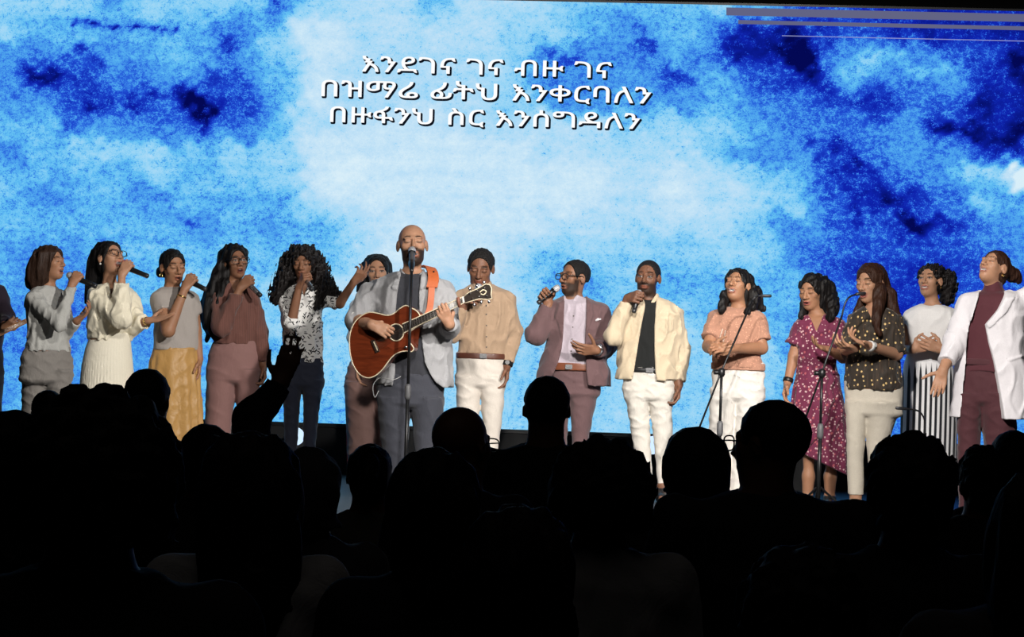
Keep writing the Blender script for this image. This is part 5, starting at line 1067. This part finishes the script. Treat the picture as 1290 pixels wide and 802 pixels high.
# ------------------------------------------------------------------ the audience in the dark
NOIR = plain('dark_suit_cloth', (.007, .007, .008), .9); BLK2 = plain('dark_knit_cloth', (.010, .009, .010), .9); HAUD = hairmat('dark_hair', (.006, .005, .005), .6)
def aud(x, ytop, hw, s, label, style='short', shirt=None, hyaw=180, arm=None, sw=.43, vox=.011, hair=None, extra=None, hh=None, skin=S4):
    D = s * FPX; P = Person(s, x, label, skin, z0=0.0, D=D); P.O[0] = at(x, ytop, D)[0]; P.root.location.x = P.O[0]
    zt = at(x, ytop, D)[2]; hs = hh or {'short': 1.0, 'bald': 1.06}.get(style, 1.0); th = {'short': .008, 'bald': 0}.get(style, .02)
    if not hh and style in ('short', 'bald'): hs = hw * s / ((.073 + th))
    hs = min(max(hs, .85), 1.15)
    lc = np.array((0, 0, zt - (.112 + th) * hs)); P.head((*lc, 1), .225 * hs / s, hyaw, 0, 0, fem=style not in ('short', 'bald'))
    zs = lc[2] - .155 * hs; P.nb = np.array((0, -.005, zs + .03)); P.nr = .052; P.nt = P.hl((0, -.02, -.05)); P.prims.append((rcone(P.nb, P.nt, .062, .054), .03, 'u'))
    zh = zs * .60; Z = [zh - .12, zh, zh + .18, zs - .22, zs - .06, zs, zs + .035]; A = [.15, .165, .14, .17, sw / 2 - .03, sw / 2 - .09, .07]; B = [.11, .115, .10, .12, .10, .07, .055]
    tor = lambda off: loftf(Z, [0] * 7, [0] * 7, [v + off for v in A], [v + off for v in B])
    P.prims.insert(0, (tor(-.012), 0, 'u'))
    arms = []
    for q, h in ((-1, 'L'), (1, 'R')):
        S = np.array((q * (sw / 2 - .045), 0, zs - .05)); E = S + (q * .05, .03, -.29); W = E + (-q * .03, .12, -.22); hd, n_ = np.array((0, .25, -1.)), np.array((-q, 0, 0.)); cu = .3
        if arm and arm[0] == q: E, W, hd, n_, cu = P.p(*arm[1]), P.p(*arm[2]), P.p(*arm[3]) - P.p(*arm[2]), np.array((0, 1., .1)), (.15, .1, .12, .2)
        r = (.052, .044, .030); P.prims += [(rcone(S, E, r[0], r[1]), .03, 'u'), (rcone(E, W, r[1], r[2]), .01, 'u')] + [(f, k, 'u') for f, k in hand_prims(W, hd, n_, h, 1.0, cu, .03 if arm and arm[0] == q else .08, 'rest')]
        arms.append((S, E, W, r))
    P.ank = []; P.lyaw = math.pi; lg = []
    for q in (-1, 1):
        H, K, F = np.array((q * .085, 0, zh - .06)), np.array((q * .095, -.02, zh * .53)), np.array((q * .10, .02, .07)); lg.append((H, K, F)); P.ank.append(F)
        P.prims += [(rcone(H, K, .08, .055), .03, 'u'), (rcone(K, F, .055, .038), .02, 'u'), (rcone(F - (0, 0, .035), F + (0, .13, -.045), .033, .024), .02, 'u')]
    P.body(vox)
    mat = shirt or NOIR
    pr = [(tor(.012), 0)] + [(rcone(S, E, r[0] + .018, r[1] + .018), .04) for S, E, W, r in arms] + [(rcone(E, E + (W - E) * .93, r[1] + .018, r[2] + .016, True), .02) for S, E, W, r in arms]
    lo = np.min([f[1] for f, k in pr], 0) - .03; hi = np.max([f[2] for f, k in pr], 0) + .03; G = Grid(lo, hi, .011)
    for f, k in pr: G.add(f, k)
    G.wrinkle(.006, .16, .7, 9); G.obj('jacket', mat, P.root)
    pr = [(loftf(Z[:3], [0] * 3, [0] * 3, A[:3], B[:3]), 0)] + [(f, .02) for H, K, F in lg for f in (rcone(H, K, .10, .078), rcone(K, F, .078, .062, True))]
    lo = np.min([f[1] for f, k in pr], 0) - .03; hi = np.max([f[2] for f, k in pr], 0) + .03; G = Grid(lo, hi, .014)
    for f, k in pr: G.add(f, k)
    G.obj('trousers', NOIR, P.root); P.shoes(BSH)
    HM = hair or HAUD; w = hw; y = ytop; hv = min(.010, vox)
    if style == 'short': P.hair(HM, .009, ears=False, nape=-.05, vox=hv, strand=(.002, .02, 1))
    elif style == 'long': P.hair(HM, .010, lofts=[([(y, x - .45 * w, x + .45 * w), (y + .35 * w, x - .8 * w, x + .8 * w), (y + w, x - w, x + w), (y + 2.2 * w, x - .98 * w, x + .98 * w), (y + 3.2 * w, x - .85 * w, x + .85 * w, -.02), (y + 3.8 * w, x - .5 * w, x + .5 * w, -.03)], .8, -.045, 0)], vox=hv, strand=(.006, .05, .3))
    elif style == 'bob': P.hair(HM, .010, lofts=[([(y, x - .45 * w, x + .45 * w), (y + .3 * w, x - .78 * w, x + .78 * w), (y + .9 * w, x - w, x + w), (y + 1.7 * w, x - .95 * w, x + 1.0 * w), (y + 2.3 * w, x - .8 * w, x + .9 * w)], .85, -.02, 0)], vox=hv, strand=(.003, .05, .3))
    elif style == 'curly': P.hair(hairmat('curly_dark_hair', (.006, .005, .005), .7, (60, 60, 60)), .012, blobs=[((x, y + w, -.03), w, w * 1.02, max(.11, .75 * w * s)), ((x, y + 1.8 * w, -.03), w * .9, w, max(.09, .6 * w * s))], vox=hv, strand=(.008, .035, 1))
    elif style == 'ponytail': P.hair(HM, .010, locks=[([(x - 2, y + w * 1.0, -.11), (x - 4, y + 1.7 * w, -.15), (x - 6, y + 2.4 * w, -.13)], .04, .022)], ears=False, vox=hv)
    elif style == 'bun': P.hair(HM, .012, blobs=[((x + 3, y + w * .9, -.12), w * .5, w * .5, .05)], ears=False, vox=hv)
    elif style == 'scarf': P.hair(shirt, .022, lofts=[([(y + 1.2 * w, x - .9 * w, x + .9 * w), (y + 2.4 * w, x - .95 * w, x + .95 * w), (y + 3.2 * w, x - 1.3 * w, x + 1.3 * w)], .9, 0, 0)], vox=hv, strand=(.004, .08, 1), name='headscarf')
    if extra: extra(P)
    return P
GS = cloth('olive_grey_cotton', (.10, .10, .085)); WS = cloth('off_white_cotton', (.42, .42, .43)); WS2 = cloth('pale_cotton', (.30, .30, .31)); GC = cloth('grey_wool', (.05, .05, .055))
aud(62, 491, 20, .0034, 'dark silhouetted head of a far spectator below the grey trousers', 'short')
aud(188, 464, 28, .0028, 'dark silhouetted short-haired spectator in front of the mustard skirt', 'short', hyaw=172)
aud(262, 530, 40, .0026, 'dark silhouetted spectator raising an open hand on a lifted arm', 'bun', arm=(1, (318, 527, .08), (353, 483, .14), (372, 428, .16)))
aud(120, 492, 108, .00115, 'dark big-haired spectator filling the bottom left corner', 'curly', sw=.46, vox=.008)
aud(18, 521, 60, .0019, 'dark spectator cut by the left edge of the photo', 'long', sw=.42)
aud(316, 548, 68, .0018, 'dark long-haired spectator with off-white top below the raised hand', 'long', WS)
aud(391, 564, 31, .0023, 'spectator in a grey headscarf beside the raised-hand spectator', 'scarf', GC)
aud(467, 555, 29, .0029, 'spectator with dark ponytail and olive grey top before the guitarist', 'ponytail', GS)
aud(548, 569, 55, .0017, 'dark long-haired spectator right below the guitarist', 'long')
aud(584, 512, 32, .0025, 'bald spectator with glasses below the tan shirt', 'bald', hyaw=148, extra=lambda P: P.glasses(BLACK))
aud(690, 473, 29, .0028, 'dark silhouetted spectator in suit standing before the maroon suit', 'short', sw=.50)
aud(758, 553, 66, .0019, 'dark curly-haired spectator in pale blouse below the maroon suit', 'curly', WS2)
aud(877, 540, 42, .0023, 'dark spectator with rounded bob and small earring before the peach blouse', 'bob', extra=lambda P: P.earring(CHROME, -1))
aud(970, 503, 40, .0021, 'dark broad-shouldered spectator with glasses before the burgundy dress', 'short', hyaw=232, sw=.56, hh=1.0, extra=lambda P: P.glasses(BLACK))
aud(1148, 547, 54, .0018, 'dark curly-haired spectator before the striped skirt', 'curly')
aud(1238, 562, 27, .0029, 'dark small curly-haired spectator below the white blazer', 'curly')
aud(1276, 542, 31, .0031, 'dark spectator at the right edge below the white blazer', 'short')
aud(1312, 600, 70, .0016, 'spectator in grey wool cut by the bottom right corner', 'long', GC, sw=.50)
aud(655, 640, 70, .0015, 'dark long-haired spectator at the bottom centre', 'long', sw=.44)
aud(1010, 690, 80, .0014, 'dark curly-haired spectator at the bottom right of centre', 'curly', sw=.44)
